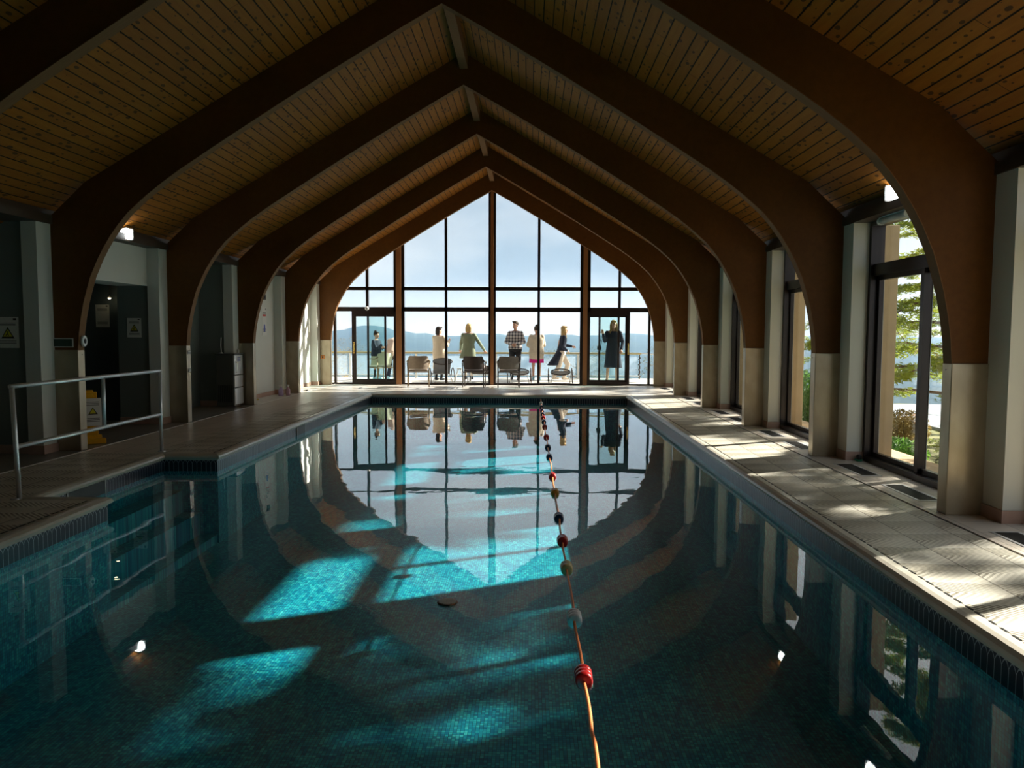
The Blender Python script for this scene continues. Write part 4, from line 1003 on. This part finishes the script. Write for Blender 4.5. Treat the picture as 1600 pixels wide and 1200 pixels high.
person('person with long blond hair in a swinging navy coat and cream trousers striding right', .93, 23.0, math.radians(-82), 1.62,
       dict(chest=(0, .04, 1.22), neck=(0, .08, 1.42), head=(0, .10, 1.60), sl=(-.17, .06, 1.38), sr=(.17, .06, 1.38), el=(-.22, .16, 1.12), wl=(-.16, .38, 1.08), er=(.22, .0, 1.10), wr=(.17, .16, .96),
            kl=(-.09, .24, .50), al=(-.09, .12, .10), kr=(.09, -.06, .50), ar=(.09, -.24, .12)),
       [('coat', navy, 'top', dict(hem=.48, w=1.0, flare=.16, sy=-.62)), ('blue_shirt', cloth('light_blue_cotton', (.42, .60, .80)), 'top', dict(hem=.82, w=.9, sleeves=0, sy=.3, top=1.2)), ('trousers', wtr, 'trousers', dict(w=1.15)), ('shoes', wtr, 'shoes')], (hb_blond, 'long'))
pp, J8, k8 = person('tall person with long blond hair in a navy coat behind the right sliding door', 2.38, 22.0, math.radians(178), 1.78,
       dict(er=(.24, .10, 1.16), wr=(.30, .26, 1.36), el=(-.26, .02, 1.12), wl=(-.20, .20, .92), kr=(.14, .06, .48), ar=(.17, .04, .08), yaw=.1),
       [('coat', navy, 'top', dict(hem=.42, w=1.05, flare=.16)), ('sandals', blk, 'shoes')], (m_fur('golden_hair', (.42, .28, .12)), 'long'))
wr = Matrix.Translation(pp.location) @ Matrix.Rotation(pp.rotation_euler.z, 4, 'Z') @ J8['wr']
t = thing('camera_bag', 'black camera with hanging strap in the raised hand of the tall person', 'camera', tuple(wr))
MB().tube([(0, 0, .0), (-.05, -.02, -.15), (-.13, -.02, -.32), (-.07, 0, -.36), (-.02, 0, -.18), (0.01, 0, 0)], .008, 6).build('strap', blk, t)
MB().box(-.16, -.05, -.06, .04, -.46, -.35).build('body', blk, t, bevel=.01)

# ------------------------------------------------------------------ outdoors: ground on the right, shrubs, conifer
mb = MB(); rr = random.Random(5); nx, ny = 40, 40; vs = []
for i in range(nx+1):
    for j in range(ny+1):
        x = 4.1 + (i/nx)**1.6*60; y = -10 + 60*j/ny
        z = -.25 - .55*min(1, max(0, (x-4.6)/3)) - .03*max(0, x-12) + .04*math.sin(x*1.3+y*.7)
        if y > 25: z -= (y-25)*.35
        vs.append((x, y, z))
mb.add(vs, [(i*(ny+1)+j, (i+1)*(ny+1)+j, (i+1)*(ny+1)+j+1, i*(ny+1)+j+1) for i in range(nx) for j in range(ny)])
struct('garden_ground', mb, M['grass'], smooth=True)
struct('garden_path', MB().box(9.5, 16, -10, 24, -1.0, -.74), M['tarmac'])
def leaves(mb, c, r, n, sz, rr, flat=1.0, elong=1.6):
    for _ in range(n):
        a = rr.random()*2*PI; b_ = rr.uniform(-1, 1); q = rr.random()**.4; s_ = math.sqrt(1-b_*b_)
        p = Vector(c) + Vector((math.cos(a)*s_*r[0], math.sin(a)*s_*r[1], b_*r[2]))*q
        d = Vector((rr.uniform(-1, 1), rr.uniform(-1, 1), rr.uniform(-1, 1)*flat)).normalized(); e = d.cross(Vector((rr.uniform(-1, 1), rr.uniform(-1, 1), rr.uniform(-1, 1)))).normalized()
        L_ = sz*rr.uniform(.6, 1.3)
        mb.add([p-d*L_*elong*.5, p+e*L_*.25, p+d*L_*elong*.5, p-e*L_*.25], [(0, 1, 2, 3)])
def shrub(label, x, y, z, r, m, n, sz, seed, cat='shrub', stems=6):
    rr = random.Random(seed); t = thing('shrub', label, cat, (x, y, z))
    mb = MB()
    for i in range(stems):
        a = 2*PI*i/stems; mb.tube([(0, 0, 0), (math.cos(a)*r[0]*.3, math.sin(a)*r[1]*.3, r[2]*.8), (math.cos(a)*r[0]*.6, math.sin(a)*r[1]*.6, r[2]*1.5)], [.015, .01, .004], 5)
    mb.build('stems', M['bark'], t)
    mb = MB(); leaves(mb, (0, 0, r[2]), r, n, sz, rr); mb.build('foliage', m, t, fix=False)
shrub('clipped brown round bush outside the nearest tall window', 6.6, 13.6, -.60, (.42, .42, .36), M['leafb'], 5000, .035, 1)
shrub('low green leafy shrub in front of the brown bush outside', 5.6, 11.9, -.62, (.50, .55, .24), M['leafg'], 2600, .06, 2)
shrub('tall thin grassy shrub at the right pane of the nearest window', 6.0, 10.4, -.62, (.45, .5, .30), M['leafd'], 1500, .05, 3)
shrub('bright green shrub outside the second tall window', 5.3, 14.3, -.5, (.7, .9, .65), M['leafg'], 6000, .06, 4)
shrub('green shrub outside beyond the third window', 5.6, 18.5, -.5, (.8, 1.0, .9), M['leafg'], 5000, .06, 5)
def conifer(label, x, y, z, H, nb, R, seed, lo=.6, tuft=170, az=None, m='needle'):
    rr = random.Random(seed); t = thing('conifer_tree', label, 'tree', (x, y, z))
    MB().tube([(0, 0, 0), (.05, 0, H*.4), (0, .05, H)], [.20, .14, .03], 10).build('trunk', M['bark'], t, smooth=True)
    br = MB(); fo = MB()
    for i in range(nb):
        h = lo + (H-lo)*(i/nb)**.9; a = i*2.39996 if az is None else az[0]+(az[1]-az[0])*rr.random(); L_ = R*(1-.75*h/H)*rr.uniform(.75, 1.1)
        d = Vector((math.cos(a), math.sin(a), 0)); P = []
        for q in range(8):
            f = q/7; P.append(Vector((0, 0, h)) + d*L_*f + Vector((0, 0, .10*L_*math.sin(f*PI*.6) - .22*L_*f*f)) + Vector((rr.uniform(-.04, .04), rr.uniform(-.04, .04), 0)))
        br.tube(P, [.04*(1-q/9) for q in range(8)], 6)
        sd = Vector((-d.y, d.x, 0))
        for q in range(2, 8):
            for s_ in (-1, 1):
                l2 = L_*.28*(1-.08*q)*rr.uniform(.6, 1.1); e = P[q] + sd*s_*l2 + d*l2*.5 - Vector((0, 0, l2*.18))
                br.tube([P[q], (P[q]+e)/2+Vector((0, 0, .02)), e], [.012, .008, .003], 4)
                for w in range(6):
                    c_ = P[q] + (e-P[q])*((w+1)/6)
                    leaves(fo, c_, (.17, .17, .085), tuft//6, .048, rr, .6, 2.2)
    br.build('branches', M['bark'], t); fo.build('foliage', M[m], t, fix=False)
conifer('yellow-green conifer with drooping branches outside the nearest tall window', 8.9, 15.6, -.8, 8.0, 46, 4.4, 11, .7, 190)
conifer('conifer outside between the second and third windows on the right', 9.8, 21.8, -1.0, 9.0, 22, 4.0, 12, 1.2, 84)
conifer('conifer right of the terrace with branches reaching over the corner', 6.9, 26.2, -2.0, 8.0, 20, 3.9, 13, 1.5, 84)
conifer('conifer outside near the camera, added beyond the right edge to shade the near bay', 7.6, 9.1, -.8, 11.0, 84, 3.1, 14, .7, 170)  # dense crown added to block sun and sky at the near windows
def broad(label, x, y, z, H, r, seed, m='leafd', n=8000, sz=.09):
    rr = random.Random(seed); t = thing('bare_tree', label, 'tree', (x, y, z))
    mb = MB(); mb.tube([(0, 0, 0), (.1, 0, H*.5), (0, 0, H*.9)], [.16, .1, .03], 7)
    for i in range(14):
        a = i*2.4; h = H*(.35+.5*i/14); mb.tube([(0, 0, h), (math.cos(a)*r*.5, math.sin(a)*r*.5, h+H*.1), (math.cos(a)*r, math.sin(a)*r, h+H*.2)], [.05, .03, .01], 5)
    mb.build('branches', M['bark'], t)
    mb = MB()
    for i in range(14):
        a = i*2.4; h = H*(.35+.5*i/14); leaves(mb, (math.cos(a)*r*.7, math.sin(a)*r*.7, h+H*.13), (r*.45, r*.45, H*.12), n//14, sz, rr)
    mb.build('foliage', M[m], t, fix=False)
broad('hazy leafless tree beyond the right end of the terrace, nearer one', 13, 62, -9, 9.3, 4, 21)
broad('hazy tree beyond the right sliding door', 5.5, 90, -11, 10.5, 4, 22)
broad('hazy tree beyond the twisted corner post', 24, 85, -11, 13, 5, 23)
broad('brown tree past the left sliding door', -23, 85, -14, 14, 4.5, 24, 'leafb')
broad('brown autumn bush below the left end of the balustrade', -7.9, 30, -4.4, 3.9, 1.3, 25, 'leafb', 3500, .10)
broad('tree on the far side of the path seen through the nearest window, left one', 24, 38, -2, 8, 3, 26)
broad('tree on the far side of the path seen through the nearest window, right one', 27, 31, -2, 7, 3, 27)

# ------------------------------------------------------------------ valley and hills
mb = MB(); nx, ny = 120, 90; vs = []
def hz_(X, Y):
    D = math.hypot(X, Y)
    base = -1.5 - 60*(1-math.exp(-max(0, Y-25)/160)) if Y < 700 else -61.5
    az = X/max(Y, 1)*1200 + 828
    top = 1.45 - (525 - 518.5)/1200*2300
    hump = 30*math.exp(-((az-585)/42)**2) + 9*math.exp(-((az-515)/50)**2) + 3*math.sin(az*.06) + 2*math.sin(az*.17+1) + 5*math.exp(-((az-985)/60)**2)
    f = max(0, min(1, (Y-900)/1400)); f = f*f*(3-2*f)
    return base*(1-f) + (top+hump)*f + 2.5*math.sin(X*.013)*math.sin(Y*.011)*(Y > 200)
for j in range(ny+1):
    Y = 25 + (j/ny)**2.2*2700
    for i in range(nx+1):
        X = (-1 + 2*i/nx)*(30 + Y*.8); vs.append((X, Y, hz_(X, Y)))
mb.add(vs, [(j*(nx+1)+i, j*(nx+1)+i+1, (j+1)*(nx+1)+i+1, (j+1)*(nx+1)+i) for j in range(ny) for i in range(nx)])
struct('valley_ground', mb, M['hills'], smooth=True)
# thin air haze over the valley
t = NT('valley_haze'); t.t.nodes.remove(t.b)
vsn = t.n('VolumeScatter'); vsn.inputs['Density'].default_value = .00022; vsn.inputs['Color'].default_value = (.38, .62, 1, 1); vsn.inputs['Anisotropy'].default_value = .2
t.l(vsn.outputs[0], t.out.inputs['Volume'])
mb = MB(); mb.box(-1900, 1900, 140, 2720, -70, 90)
o = mb.build('valley_haze', t.m); tag(o, 'thin bluish haze lying over the valley', 'haze', kind='stuff')
